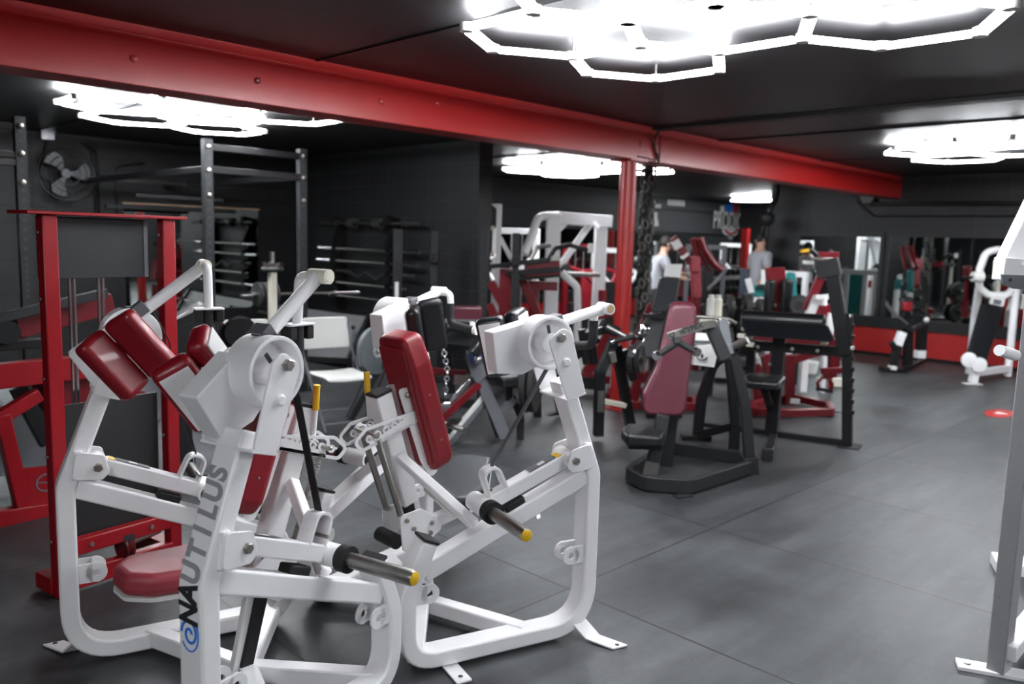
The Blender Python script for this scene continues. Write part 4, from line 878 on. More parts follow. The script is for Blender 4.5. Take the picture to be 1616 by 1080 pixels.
# ---------------- maroon shoulder press machine with lettered arm
pl=IP(1075,778,0); t=thing('shoulder_press_machine','dark grey shoulder press machine with a tall maroon backrest and an arm lettered CYBEX','exercise machine',tuple(pl.P))
g1=lambda nm,a,b,w,h,m,o=0,o2=None:bar(t,nm,pl,a,b,w,h,m,o,o2)
W_=lambda u,v,z=.055: onz(u,v,z)
bp=[(991,748),(1020,763),(1088,768),(1182,738),(1168,722),(1052,706)]
gb=G().sweep([W_(u,v,.055) for u,v in bp],.09,.045,UP,r=[.08,.05,.12,.03,.05,.08],closed=True); T('base_loop',gb,GRYM,t,bev=.005)
T('foot_plate',G().box(W_(1078,783,.005),.12,.06,.01,R(-20)),GRYM,t)
up=lambda u,v,z: W_(u,v,z)
f0=W_(1183,742,.02)
P2=lambda u,v,o: VP(f0.x,f0.y,pl.th).p(u,v,o)
g=G().sweep([P2(1184,742,0),P2(1176,640,0),P2(1158,562,.03),P2(1140,548,.1),P2(1118,548,.25)],.06,.065,pl.n,r=[0,.3,.07,.05,0]); T('front_upright',g,GRYM,t,bev=.008)
T('upright_shoe',G().beam(P2(1183,722,0),P2(1184,747,0),.09,.10,pl.n),BLKM,t,bev=.004)
f1=W_(1098,690,.02); P3=lambda u,v,o=0: VP(f1.x,f1.y,pl.th).p(u,v,o)
g=G().sweep([P3(1100,690),P3(1107,630),P3(1125,575),P3(1150,556,-.1)],.07,.075,pl.n,r=.15); T('rear_upright',g,BLK,t,bev=.005)
T('rear_upright_foot',G().box((f1.x,f1.y,.02),.24,.10,.04,R(-45)),BLK,t,bev=.005)
g=G().sweep([P3(1160,672,-.3),P3(1155,600,-.3),P3(1150,560,-.3)],.06,.07,pl.n,r=.1); T('rear_upright',g,BLK,t,bev=.005); T('rear_link',G().beam(P3(1098,688),P3(1162,672,-.3),.06,.06,UP),BLK,t,bev=.004); q_=P3(1160,672,-.3); T('rear_upright_shoe',G().beam(q_,(q_.x,q_.y,0),.06,.07,pl.n),BLK,t)
sb=W_(1022,766,.02); P4=lambda u,v,o=0: VP(sb.x,sb.y,pl.th).p(u,v,o)
T('seat_column',G().sweep([P4(1022,766),P4(1040,690,.05),P4(1046,655,.08)],.07,.08,pl.n,r=.1),GRYM,t,bev=.005)
T('seat_column_plate',G().beam(P4(1022,764,-.04),P4(1030,730,-.03),.02,.09,pl.n),STEEL,t)
T('back_column',G().sweep([P4(1050,735,.3),P4(1062,640,.3),P4(1085,500,.45)],.07,.08,pl.n,r=.1),GRYM,t,bev=.005)
quadpad(t,'seat',[P4(980,686,-.05),P4(990,676,.10),P4(1030,680,.12),P4(1050,688,.05),P4(1044,698,-.12),P4(990,696,-.15)],UP,.075,VBLK,r=.04,bev=.02)
T('seat_base',G().box(P4(1016,698,.0),.22,.18,.06,ax=(pl.e,pl.n,UP)),BLK,t,bev=.008)
bp=[P4(1058,478,.32),P4(1099,477,.32),P4(1096,530,.28),P4(1086,600,.2),P4(1080,655,.15),P4(1013,652,.15),P4(1014,620,.18),P4(1034,580,.22),P4(1046,530,.28)]
T('backrest',G().prism(bp,(pl.n+UP*.25).normalized(),.08,r=[.06,.06,.15,.2,.08,.08,.1,.2,.15],k=5),MAROON,t,bev=.022,seg=4)
T('backrest_board',G().prism([p+pl.n*.05 for p in bp],(pl.n+UP*.25).normalized(),.02,r=.05),BLK,t)
al=T('lettered_arm',G().prism([P4(1052,526,-.05),P4(1108,508,-.02),P4(1128,505,.1),P4(1135,515,.1),P4(1110,520,-.02),P4(1055,537,-.05)],pl.n,.03,r=.01),STEEL,t,bev=.002)
d_=(P4(1102,515,-.07)-P4(1062,528,-.07)).normalized(); text_on('lettering','CYBEX',.044,P4(1092,518.5,-.068)-pl.n*.0,d_,pl.n.cross(d_)*-1 if pl.n.cross(d_).z<0 else pl.n.cross(d_),INK,al,bold=.003,shear=.2)
T('arm_logo',G().ring(P4(1061,528.5,-.066),pl.n,.016,.011,.003,16),INK,al)
for (a,b,o0,o1) in (((1066,543),(1036,562),-.05,-.15),((1072,541),(1100,556),-.05,-.2)):
    gp=T('hand_grip',G().cyl(P4(*a,o0),P4(*b,o1),.022),FOAM,t)
    for e_,q0,q1 in ((a,o0,o1),(b,o1,o0)):
        c=P4(*e_,q0); dd=(P4(*b,o1)-P4(*a,o0)).normalized(); T('grip_tip',G().cyl(c-dd*.012,c+dd*.012,.027),CHROME,gp)
T('grip_bracket',G().beam(P4(1068,532,-.05),P4(1069,543,-.06),.05,.05,pl.n),GRYM,t,bev=.004)
T('weight_horn',G().cyl(P2(1140,555,0),P2(1180,537,-.1),.026),STEEL,t); T('horn_collar',G().cyl(P2(1136,557,.02),P2(1142,554,0),.04),RUB,t)
for v in (0,):
    T('guard_rail',G().tube([P4(1096,500,.3),P4(1130,502,.3),P4(1150,504,.3),P4(1162,511,.3)],.012,fil=.03),STEEL,t); T('guard_rail',G().tube([P4(1102,502,.3),P4(1100,515,.3)],.012),STEEL,t); T('guard_rail',G().tube([P4(1136,504,.3),P4(1150,545,.2)],.014),STEEL,t)
T('linkage_arm',G().beam(P4(1120,512,.1),P4(1145,568,.05),.07,.08,pl.n),GRYM,t,bev=.006); T('linkage_arm',G().beam(P4(1140,505,.25),P4(1150,560,.2),.05,.06,pl.n),GRY2,t,bev=.004)
po=thing('taped_poster','white poster with a small black emblem hung on the shoulder press frame','poster',tuple(P4(1110,555,.2)))
pg4=[P4(1098,525,.28),P4(1122,527,.26),P4(1132,560,.24),P4(1127,580,.22),P4(1090,575,.26)]
obj('sheet',G().prism(pg4,pl.n,.004),PAPER,po)
cq=P4(1108,563,.232); obj('emblem',G().tube([cq+pl.e*(math.cos(a)*.034)+UP*(math.sin(a)*.024) for a in [PI*1.05+k*PI*.9/10 for k in range(11)]],.004,seg=6),INK,po)
obj('emblem_centre',G().ball(cq+UP*.004,.012,sc=(1,.3,1.4)),INK,po); obj('print_lines',G().box(P4(1108,540,.25),.11,.003,.02,ax=(pl.e,pl.n,UP)),GRY2,po)
# ---------------- black preacher curl rack E
f=onz(1338,708,0); pl=VP(f.x,f.y,YAW-PI/2+R(18)); pl=floorline((1110,672),(1336,704)); t=thing('preacher_curl_bench','black preacher curl bench with a wide roll pad and twin notched posts','exercise bench',tuple(pl.P))
g1=lambda nm,a,b,w,h,m,o=0,o2=None:bar(t,nm,pl,a,b,w,h,m,o,o2)
g1('base_beam',(1108,672),(1335,700),.07,.07,BLK); g1('post',(1338,500),(1337,706),.07,.075,BLK,0)
for k in range(9): T('notch_hook',G().box(pl.p(1345,515+k*17,-.02),.03,.05,.035,ax=(pl.e,pl.n,UP)),BLK if k!=2 else CHROME,t,bev=.004)
T('post_cap',G().lathe(pl.p(1341,500,0),UP,[(0,.03),(.02,.028)],14),CHROME,t); T('foot_shoe',G().box(pl.p(1341,710)+UP*.01,.16,.22,.05,ax=(pl.e,pl.n,UP)),RUB,t,bev=.008)
g1('tilted_post',(1312,418),(1334,560),.09,.10,BLK,.0); g1('post_head',(1290,428),(1325,420),.12,.14,BLKM,0)
g1('cross_beam',(1188,545),(1338,556),.07,.08,BLK); g1('centre_post',(1232,520),(1217,690),.08,.10,BLK,0)
g1('left_post',(1186,540),(1184,600),.07,.07,BLK,.3); g1('arm_rest_post',(1160,575),(1185,690),.06,.07,BLK,.1)
T('roll_pad',G().lathe(pl.p(1172,503,.0),(pl.p(1302,511,.0)-pl.p(1172,503,.0)),[(0,.05),(.01,.075),((pl.p(1302,511,.0)-pl.p(1172,503,.0)).length-.01,.075),((pl.p(1302,511,.0)-pl.p(1172,503,.0)).length,.05)],26),VBLK,t)
quadpad(t,'arm_pad',[pl.p(1172,505,-.04),pl.p(1305,512,-.04),pl.p(1318,540,-.2),pl.p(1180,530,-.2)],pl.n,.06,VBLK)
quadpad(t,'seat',[pl.p(1172,600,-.25),pl.p(1180,594,.05),pl.p(1232,594,.05),pl.p(1240,600,-.1),pl.p(1228,612,-.3),pl.p(1178,608,-.3)],UP,.06,VBLK)
g1('seat_post',(1205,608),(1215,640),.06,.06,BLK,-.1); T('front_foot',G().beam(pl.p(1222,688,.05),onz(1212,716,.04),.07,.06,UP),BLK,t,bev=.005); T('foot_cap',G().box(onz(1211,718,.045),.075,.05,.09,R(-45)),RUB,t,bev=.008)
for u,v in ((1172,520),(1210,528),(1283,518),(1196,548),(1250,551),(1290,554),(1215,575)): T('bolt_head',G().lathe(pl.p(u,v,-.09),-pl.n,[(0,.016),(.01,.012)],10),BOLT,t)
for u,v in ((1170,530),(1184,544),(1301,540)): T('wooden_stop',G().box(pl.p(u,v,-.06),.06,.05,.035,ax=(pl.e,pl.n,UP)),CREAM,t,bev=.004)
# ---------------- red machine bases
def red_base(lbl,P,extra):
    t=thing('plate_loaded_machine',lbl,'exercise machine',tuple(P[0])); 
    T('base_loop',G().sweep(P,.07,.07,UP,r=.06,closed=True),REDD,t,bev=.006); return t
f=[onz(u,v,.05) for u,v in ((963,617),(1000,615),(1098,632),(1098,642),(1000,640),(962,626))]
t=red_base('red framed machine low behind the maroon backrest',f,0)
pl=IP(985,640,0); 
for a,b in (((1000,632),(1012,560)),((1062,632),(1062,560)),((1010,600),(1060,565))): bar(t,'frame_post',pl,a,b,.08,.08,REDD)
T('arm_beam',G().beam(pl.p(1000,545),pl.p(1030,480),.08,.08,pl.n),REDD,t,bev=.005)
f=[onz(u,v,.05) for u,v in ((1185,640),(1245,626),(1308,640),(1312,650),(1240,652),(1190,650))]
t=red_base('red machine base under and beyond the black roll pad bench',f,0); pl=IP(1250,648,0)
for a,b in (((1245,645),(1246,560)),((1215,600),(1208,560)),((1196,640),(1192,575)),((1316,590),(1314,535)),((1300,590),(1318,588))): bar(t,'frame_post',pl,a,b,.09,.09,REDD,.3)
bar(t,'top_beam',pl,(1190,535),(1330,545),.09,.10,REDD,.35); bar(t,'top_link',pl,(1246,570),(1316,545),.08,.08,REDD,.3); bar(t,'decal_plate',pl,(1247,633),(1262,634),.012,.05,PAPER,-.06)
P=[pl.p(u,v,.1) for u,v in ((1292,613),(1290,604),(1298,596),(1308,597),(1314,606),(1312,617))]
st=T('stirrup_handle',G().tube(P,.014,fil=.02),REDD,t); T('stirrup_tread',G().beam(pl.p(1290,614,.1),pl.p(1313,618,.1),.06,.03,pl.n),RUB,st); bar(t,'stirrup_stem',pl,(1300,598),(1302,586),.03,.03,REDD,.1); bar(t,'stirrup_arm',pl,(1296,586),(1330,584),.06,.06,REDD,.1)
bar(t,'rear_foot',pl,(1312,650),(1328,652),.1,.03,BLK,0)
for i,(u,v,w_,h_,m_,l) in enumerate(((1198,570,.07,.14,PLAST,'white tub seen under the black roll pad, left'),(1278,575,.10,.12,PLAST,'white tub standing on the floor far behind the black bench'),(1262,540,.20,.14,PLAST,'white rounded pad seen through the gap below the roll pad'),(1312,600,.5,.04,CREAM,'pale wooden bar lying behind the red stirrup'))):
    p=dep(u,v,9.2 if i!=2 else 8.6)
    if i<2: 
        p=onz(u,v+14,0)+UP*h_
        t_=thing('plastic_tub',l,'tub',(p.x,p.y,p.z-h_)); obj('tub_body',G().lathe((p.x,p.y,p.z-h_),(0,0,1),[(0,w_*.8),(h_,w_)],16),m_,t_); obj('tub_lid',G().lathe((p.x,p.y,p.z),(0,0,1),[(0,w_*1.05),(.03,w_*1.05)],16),m_,t_)
    elif i==2:
        t_=thing('far_bench_pad',l,'pad',tuple(p)); pad(t_,'cushion',p,.26,.12,.14,(Vector((.7,-.7,-.5)),Vector((.7,.7,0)),Vector((.35,-.35,.7))),m_); pad(t_,'red_cushion',p+Vector((-.2,.2,.04)),.26,.12,.08,(Vector((.7,-.7,-.6)),Vector((.7,.7,0)),Vector((.35,-.35,.7))),VREDW)
    else: tag(obj('wooden_bar',G().beam(onz(1290,602,.05),onz(1336,604,.05),.09,.09,UP),CREAM),l,'bar')
# ---------------- right foreground grey and white rack
f=onz(1575,1062,0); pl=VP(f.x,f.y,R(-8)); t=thing('smith_machine','grey and white rack post with a bolted foot plate at the right edge','power rack',tuple(pl.P))
Q=lambda u,v,o=0: pl.p(u,v,o)
zt=1.535; fx,fy=f.x,f.y
fp=T('upright',G().beam((fx,fy,.012),(fx,fy,zt),.075,.062,(1,-.1,0)),POSTG,t,bev=.004)
T('base_plate',G().box((fx+.0,fy-.01,.008),.075,.30,.016,R(25)),WHITE,t,bev=.002)
for s_ in (-.115,.115): T('anchor_bolt',G().lathe((fx-math.sin(R(25))*s_,fy+math.cos(R(25))*s_-.01,.016),(0,0,1),[(0,.014),(.006,.012)],10),BOLT,t)
pq=VP(fx,fy,YAW-PI/2)
T('cross_beam',G().beam(pq.p(1576,424,-.03),pq.p(1690,432,.1),.08,.05,UP),WHITE,t,bev=.004)
T('gusset_plate',G().prism([pq.p(1580,433,-.05),pq.p(1670,437,-.05),pq.p(1670,462,-.05),pq.p(1600,456,-.05),pq.p(1582,450,-.05)],pq.n,.012),GRY2,t,bev=.002); T('gusset_hole',G().cyl(pq.p(1594,442,-.055),pq.p(1594,442,-.058),.007),INK,t)
T('angled_beam',G().beam(pq.p(1592,416,0),pq.p(1655,285,.1),.06,.075,pq.n),WHITE,t,bev=.004)
pg=T('bar_peg',G().cyl(pq.p(1602,561,-.02),pq.p(1577,553,-.08),.02),WHITE2,t)
T('floor_beam',G().beam(onz(1588,1030,.10),onz(1680,915,.10),.06,.07,UP),WHITE,t,bev=.004)
rf=onz(1607,905,0); T('rear_upright',G().beam((rf.x+.1,rf.y-.08,0),(rf.x+.1,rf.y-.08,zt),.07,.062,(1,0,0)),WHITE,t,bev=.004); T('rear_foot',G().box((rf.x+.03,rf.y-.01,.03),.16,.26,.06,R(25)),WHITE,t,bev=.006); T('rear_foot_beam',G().beam((rf.x,rf.y,.14),(rf.x+.3,rf.y-.2,.14),.05,.05,UP),BLK,t)
# ---------------- white and black ab bench G
f0=onz(1535,606,0); f1=onz(1590,597,0); t=thing('decline_ab_bench','white framed decline sit up bench with a black pad near the right wall','bench',tuple(f0))
pl=VP(f0.x,f0.y,YAW-PI/2)
T('front_leg',G().beam(pl.p(1535,604),pl.p(1541,575),.09,.08,pl.n),WHITE2,t,bev=.005); T('front_foot',G().box(pl.p(1534,608)+UP*.01,.2,.12,.02,ax=(pl.e,pl.n,UP)),WHITE2,t)
pb=VP(f1.x,f1.y,pl.th)
g=G().tube([pb.p(1590,594),pb.p(1605,440),pb.p(1607,400),pb.p(1575,394),pb.p(1556,398),pb.p(1546,425),pb.p(1545,455),pb.p(1560,466),pb.p(1590,466),pb.p(1604,448)],.045,fil=.12); T('bent_frame',g,WHITE2,t)
T('rear_post',G().beam(pb.p(1545,455,.1),pb.p(1538,500,.3),.07,.07,pl.n),WHITE2,t,bev=.004)
q=pb.p(1538,500,.3); T('rear_post',G().beam(q,(q.x,q.y,0),.07,.07,pl.n),WHITE2,t,bev=.004)
T('lower_rail',G().beam(pl.p(1541,588),pb.p(1590,582),.08,.08,UP),WHITE2,t,bev=.004)
quadpad(t,'back_pad',[pb.p(1549,482,0),pb.p(1583,484,0),pl.p(1553,572,0),pl.p(1527,562,0)],(pl.n*.8+UP*.6),.08,VBLK,r=.04)
T('pivot_disc',G().lathe(pl.p(1528,568,-.05),-pl.n,[(0,.09),(.03,.09),(.04,.03)],20),WHITE2,t); T('pivot_disc',G().lathe(pl.p(1544,576,-.05),-pl.n,[(0,.09),(.03,.09),(.04,.03)],20),WHITE2,t)
sg=T('instruction_sign',G().prism([pb.p(1565,467,-.05),pb.p(1587,468,-.05),pb.p(1583,484,-.05),pb.p(1562,480,-.05)],pl.n,.02,r=.02),PAPER,t); T('sign_print',G().beam(pb.p(1568,476,-.065),pb.p(1580,478,-.065),.003,.06,pl.n),GRY2,sg)
T('label_panel',G().prism([pb.p(1568,412,.05),pb.p(1577,408,.05),pb.p(1578,440,.05),pb.p(1567,440,.05)],pl.n,.02),CREAM,t); T('yellow_label',G().box(pb.p(1573,422,.03),.06,.01,.09,ax=(pl.e,pl.n,UP)),YEL,t)
T('foot_roller',G().cyl(pb.p(1530,438,-.2),pb.p(1580,436,-.2),.018),BLK,t)
for u in (1537,1578): T('roller_end',G().lathe(pb.p(u,437,-.2),pl.e,[(-.02,.06),(.10,.07)],14),CHROME if u>1550 else PLAST,t)
# ---------------- black decline bench H
f=onz(1410,588,0); pl=VP(f.x,f.y,YAW-PI/2+R(8)); t=thing('hyperextension_bench','black angled bench with a small red headrest against the red wainscot','bench',tuple(f))
g1=lambda nm,a,b,w,h,m,o=0,o2=None:bar(t,nm,pl,a,b,w,h,m,o,o2)
g1('front_foot',(1390,582),(1430,587),.10,.06,BLK); g1('front_leg',(1408,580),(1424,520),.08,.09,BLK); g1('leg_sleeve',(1416,545),(1424,524),.085,.095,WHITE2,-.01)
g1('centre_leg',(1432,580),(1434,515),.08,.10,BLK,.15); g1('rear_leg',(1452,570),(1455,512),.09,.12,BLK,.35); g1('rear_leg_sleeve',(1451,565),(1452,553),.095,.125,WHITE2,.34)
g1('base_beam',(1432,582),(1458,568),.07,.06,BLK,.05,.35); g1('step_arm',(1416,555),(1406,540),.05,.06,BLK,-.02); g1('leg_label',(1404,580),(1412,581),.1,.05,PAPER,-.03)
quadpad(t,'seat_pad',[pl.p(1415,505,-.1),pl.p(1430,500,.2),pl.p(1465,502,.2),pl.p(1460,510,0),pl.p(1440,522,-.1)],UP,.08,VBLK); quadpad(t,'chest_pad',[pl.p(1420,470,0),pl.p(1438,468,0),pl.p(1440,492,-.05),pl.p(1424,490,-.05)],pl.n,.08,VBLK)
pad(t,'red_headrest',pl.p(1431,484,-.1),.12,.08,.12,(pl.e,pl.n,UP),VRED); g1('handle_bar',(1418,500),(1432,512),.03,.03,STEEL,-.1); g1('pad_post',(1432,490),(1434,520),.06,.06,BLK,.05)
T('handle_tip',G().ball(pl.p(1462,505,-.1),.035),PLAST,t)
# floor marking and litter
P=[onz(u,v,.0015) for u,v in ((1552,651),(1562,647),(1580,646),(1600,650),(1604,655),(1592,659),(1570,659),(1556,656))]
fm=thing('floor_marking','round red and white sticker on the black floor in front of the sit up bench','floor sticker',tuple(P[0])); obj('red_disc',G().prism(P,UP,.002,r=.05),REDB,fm)
obj('white_print',G().prism([P[0].lerp(P[4],.3)+UP*.002,P[2].lerp(P[6],.4)+UP*.002,P[0].lerp(P[4],.75)+UP*.002,P[2].lerp(P[6],.6)+UP*.002],UP,.001),PAPER,fm)
tag(obj('paper_scrap',G().prism([onz(846,813,.002),onz(852,811,.002),onz(853,817,.002),onz(848,820,.002)],UP,.003),PAPER),'tiny white scrap on the floor right of the nearer peg of the second machine','litter')
# ---------------- white cable cage beyond the partition
f=onz(868,545,0); D0=10.5
pl=VP(dep(900,500,10.3).x,dep(900,500,10.3).y,YAW-PI/2+R(4)); t=thing('cable_crossover','white cable machine frame with square posts beyond the partition wall','exercise machine',(pl.P.x,pl.P.y,0))
def down(nm,u,v,o,w,m):
    q=pl.p(u,v,o); return T(nm,G().beam((q.x,q.y,0),q,w,w,pl.n),m,t,bev=.008)
down('front_post',874,338,0,.165,WHITE2); down('rear_post',949,345,.5,.15,WHITE2)
T('top_beam',G().beam(pl.p(880,344,0),pl.p(962,350,.5),.15,.11,UP),WHITE2,t,bev=.006)
T('top_arm',G().tube([pl.p(885,341,0),pl.p(850,341,-.1),pl.p(828,402,-.3)],.05,fil=.15),WHITE2,t)
T('diagonal_brace',G().beam(pl.p(932,352,.3),pl.p(884,420,.0),.06,.08,pl.n),WHITE2,t,bev=.005)
for a,b in (((884,362),(896,350)),((946,362),(938,352))): T('corner_gusset',G().beam(pl.p(*a,.1),pl.p(*b,.2),.05,.05,pl.n),WHITE2,t)
T('bent_handle',G().tube([pl.p(886,430,-.1),pl.p(911,453,-.1),pl.p(912,500,-.1)],.045,fil=.12),WHITE2,t)
q=pl.p(912,500,-.1); T('handle_post',G().cyl(q,(q.x,q.y,0),.045),WHITE2,t)
T('weight_horn',G().cyl(pl.p(880,432,-.1),pl.p(945,434,.3),.03),STEEL,t)
for u in (890,): tag(plate(None,'weight_plate',pl.p(u+3,430,.0),(pl.e*.8-pl.n*.5).normalized(),.11,.05,IRON),'dark plate hanging on the white cable frame','weight plate')
T('red_spool',G().cyl(pl.p(951,458,.3),pl.p(951,476,.3),.055),VRED,t); T('grey_shroud',G().box(pl.p(966,470,.6),.30,.03,.42,ax=(pl.e,pl.n,UP)),BLKM,t)
q=pl.p(966,500,.6); T('shroud_stand',G().box((q.x,q.y,.3),.28,.03,.6,YAW-PI/2),BLKM,t)
# white narrow post at the partition edge
q=dep(788,322,9.6); t=thing('dip_station','slim white post with an angled arm beside the partition edge','exercise machine',(q.x,q.y,0)); pl2=VP(q.x,q.y,YAW-PI/2)
T('post',G().beam((q.x,q.y,0),q,.06,.06,pl2.n),WHITE2,t,bev=.004); T('arm',G().beam(pl2.p(789,375),pl2.p(806,408),.05,.05,pl2.n),WHITE2,t,bev=.004); T('top_gusset',G().prism([pl2.p(775,322),pl2.p(788,322),pl2.p(786,332)],pl2.n,.04),WHITE2,t)
for v in (360,402,418): T('height_tag',G().box(pl2.p(777,v,-.05),.05,.02,.05,ax=(pl2.e,pl2.n,UP)),CREAM,t)
# ---------------- red plate loaded row behind the grey post
f=onz(800,640,0); pl=VP(dep(830,560,9.0).x,dep(830,560,9.0).y,YAW-PI/2-R(6)); t=thing('chest_supported_row','red framed machine with a long black bar behind the grey perforated posts','exercise machine',(pl.P.x,pl.P.y,0))
g1=lambda nm,a,b,w,h,m,o=0,o2=None:bar(t,nm,pl,a,b,w,h,m,o,o2)
def dn(nm,u,v,o,w,m):
    q=pl.p(u,v,o); return T(nm,G().beam((q.x,q.y,0),q,w,w,pl.n),m,t,bev=.006)
dn('upright',799,424,0,.13,REDD); dn('upright',844,448,.3,.10,REDD)
g1('diagonal',(774,445),(792,478),.07,.09,REDD,-.05); g1('diagonal',(792,478),(840,600),.07,.09,REDD,-.05); g1('diagonal',(824,440),(852,505),.07,.09,REDD,.2); g1('diagonal',(772,480),(802,545),.07,.08,REDD,0)
g1('panel',(828,426),(884,422),.05,.15,REDD,-.1); lt=g1('panel_rail',(800,432),(884,425),.06,.06,BLK,-.12)
g1('cross_bar',(774,421),(866,410),.05,.05,BLK,-.15); g1('cross_bar',(870,408),(884,408),.05,.05,STEEL,-.15); g1('black_rail',(820,436),(884,430),.05,.10,BLK,-.05)
T('handle_bar',G().tube([pl.p(864,412,-.15),pl.p(876,392,-.15),pl.p(900,387,-.15),pl.p(915,392,-.15),pl.p(930,394,-.15)],.025,fil=.06),BLK,t); T('handle_bar',G().tube([pl.p(838,410,.2),pl.p(848,390,.2),pl.p(870,387,.2)],.025,fil=.05),STEEL,t)
T('handle_end',G().box(pl.p(932,392,-.15),.06,.05,.10,ax=(pl.e,pl.n,UP)),PLAST,t,bev=.01)
text_on('lettering','HAMMER',.09,pl.p(858,425.5,-.14),pl.e,UP,REDB,t) if False else None
g1('middle_beam',(774,500),(830,505),.09,.09,REDD,0); g1('base_beam',(775,545),(890,560),.10,.10,REDD,.1); g1('lower_panel',(830,450),(880,452),.05,.10,REDD,.25)
T('rubber_feet',G().box(Vector((pl.p(855,560,0).x,pl.p(855,560,0).y,.03)),.8,.12,.06,ax=(pl.e,pl.n,UP)),BLK,t)
# ---------------- red plate machine between white machine tube and column
pl=VP(dep(930,560,8.6).x,dep(930,560,8.6).y,YAW-PI/2); t=thing('hack_squat','red and white machine with slanted beams left of the red column','exercise machine',(pl.P.x,pl.P.y,0))
g1=lambda nm,a,b,w,h,m,o=0,o2=None:bar(t,nm,pl,a,b,w,h,m,o,o2)
g1('slanted_beam',(925,590),(962,525),.08,.11,REDD); g1('slanted_panel',(938,592),(958,548),.04,.16,PAPER,.05); g1('white_guard',(905,585),(925,545),.04,.2,PAPER,.1); g1('base_beam',(905,592),(962,600),.09,.08,REDD,0); g1('base_skid',(905,603),(955,607),.08,.12,BLK,-.1)
g1('top_rail',(943,503),(982,492),.035,.035,REDD,.1); g1('upright',(975,495),(975,590),.07,.07,REDD,.3)
# ---------------- hanging chain bundle on a pillar right of the red column
q=dep(1018,400,9.6); t=thing('chain_pillar','dark pillar wrapped in heavy hanging chains right of the red column','pillar',(q.x,q.y,0))
T('pillar_core',G().cyl((q.x,q.y,0),(q.x,q.y,ZC-.002),.055,16),BLKM,t)
random.seed(3); mat_chain=mat('dull_chain_steel',(.13,.125,.11),.5)
for k in range(70):
    z=.30+k*.0325; a=k*2.4; r_=.075; c=Vector((q.x+math.cos(a)*r_,q.y+math.sin(a)*r_,z)); 
    T('chain_link',G().tube([c+Vector((-math.sin(a)*math.cos(b)*.032,math.cos(a)*math.cos(b)*.032,math.sin(b)*.05)) for b in [j*2*PI/10 for j in range(10)]],.014,closed=True,seg=7),mat_chain if k%3 else IRON,t)
# ---------------- round black fixtures hanging from a curved pipe by the wall end
pl=VP(dep(1210,380,13.).x,dep(1210,380,13.).y,YAW-PI/2); t=thing('hanging_ball_fixture','black curved ceiling pipe carrying two round black balls at the end of the right wall','hanging fixture',tuple(pl.p(1210,345)))
T('curved_pipe',G().tube([Vector((pl.p(1225,296).x,pl.p(1225,296).y,ZC-.01)),pl.p(1225,306),pl.p(1222,318),pl.p(1214,330),pl.p(1213,338)],.05,fil=.12),BLK,t)
T('upper_ball',G().ball(pl.p(1211,345),.115),BLKM,t); T('ring',G().tube([pl.p(1207,365)+pl.e*(math.cos(b)*.05)+UP*(math.sin(b)*.09) for b in [j*2*PI/16 for j in range(16)]],.02,closed=True),BLK,t)
T('link_cord',G().tube([pl.p(1210,352),pl.p(1209,376)],.02),BLK,t)
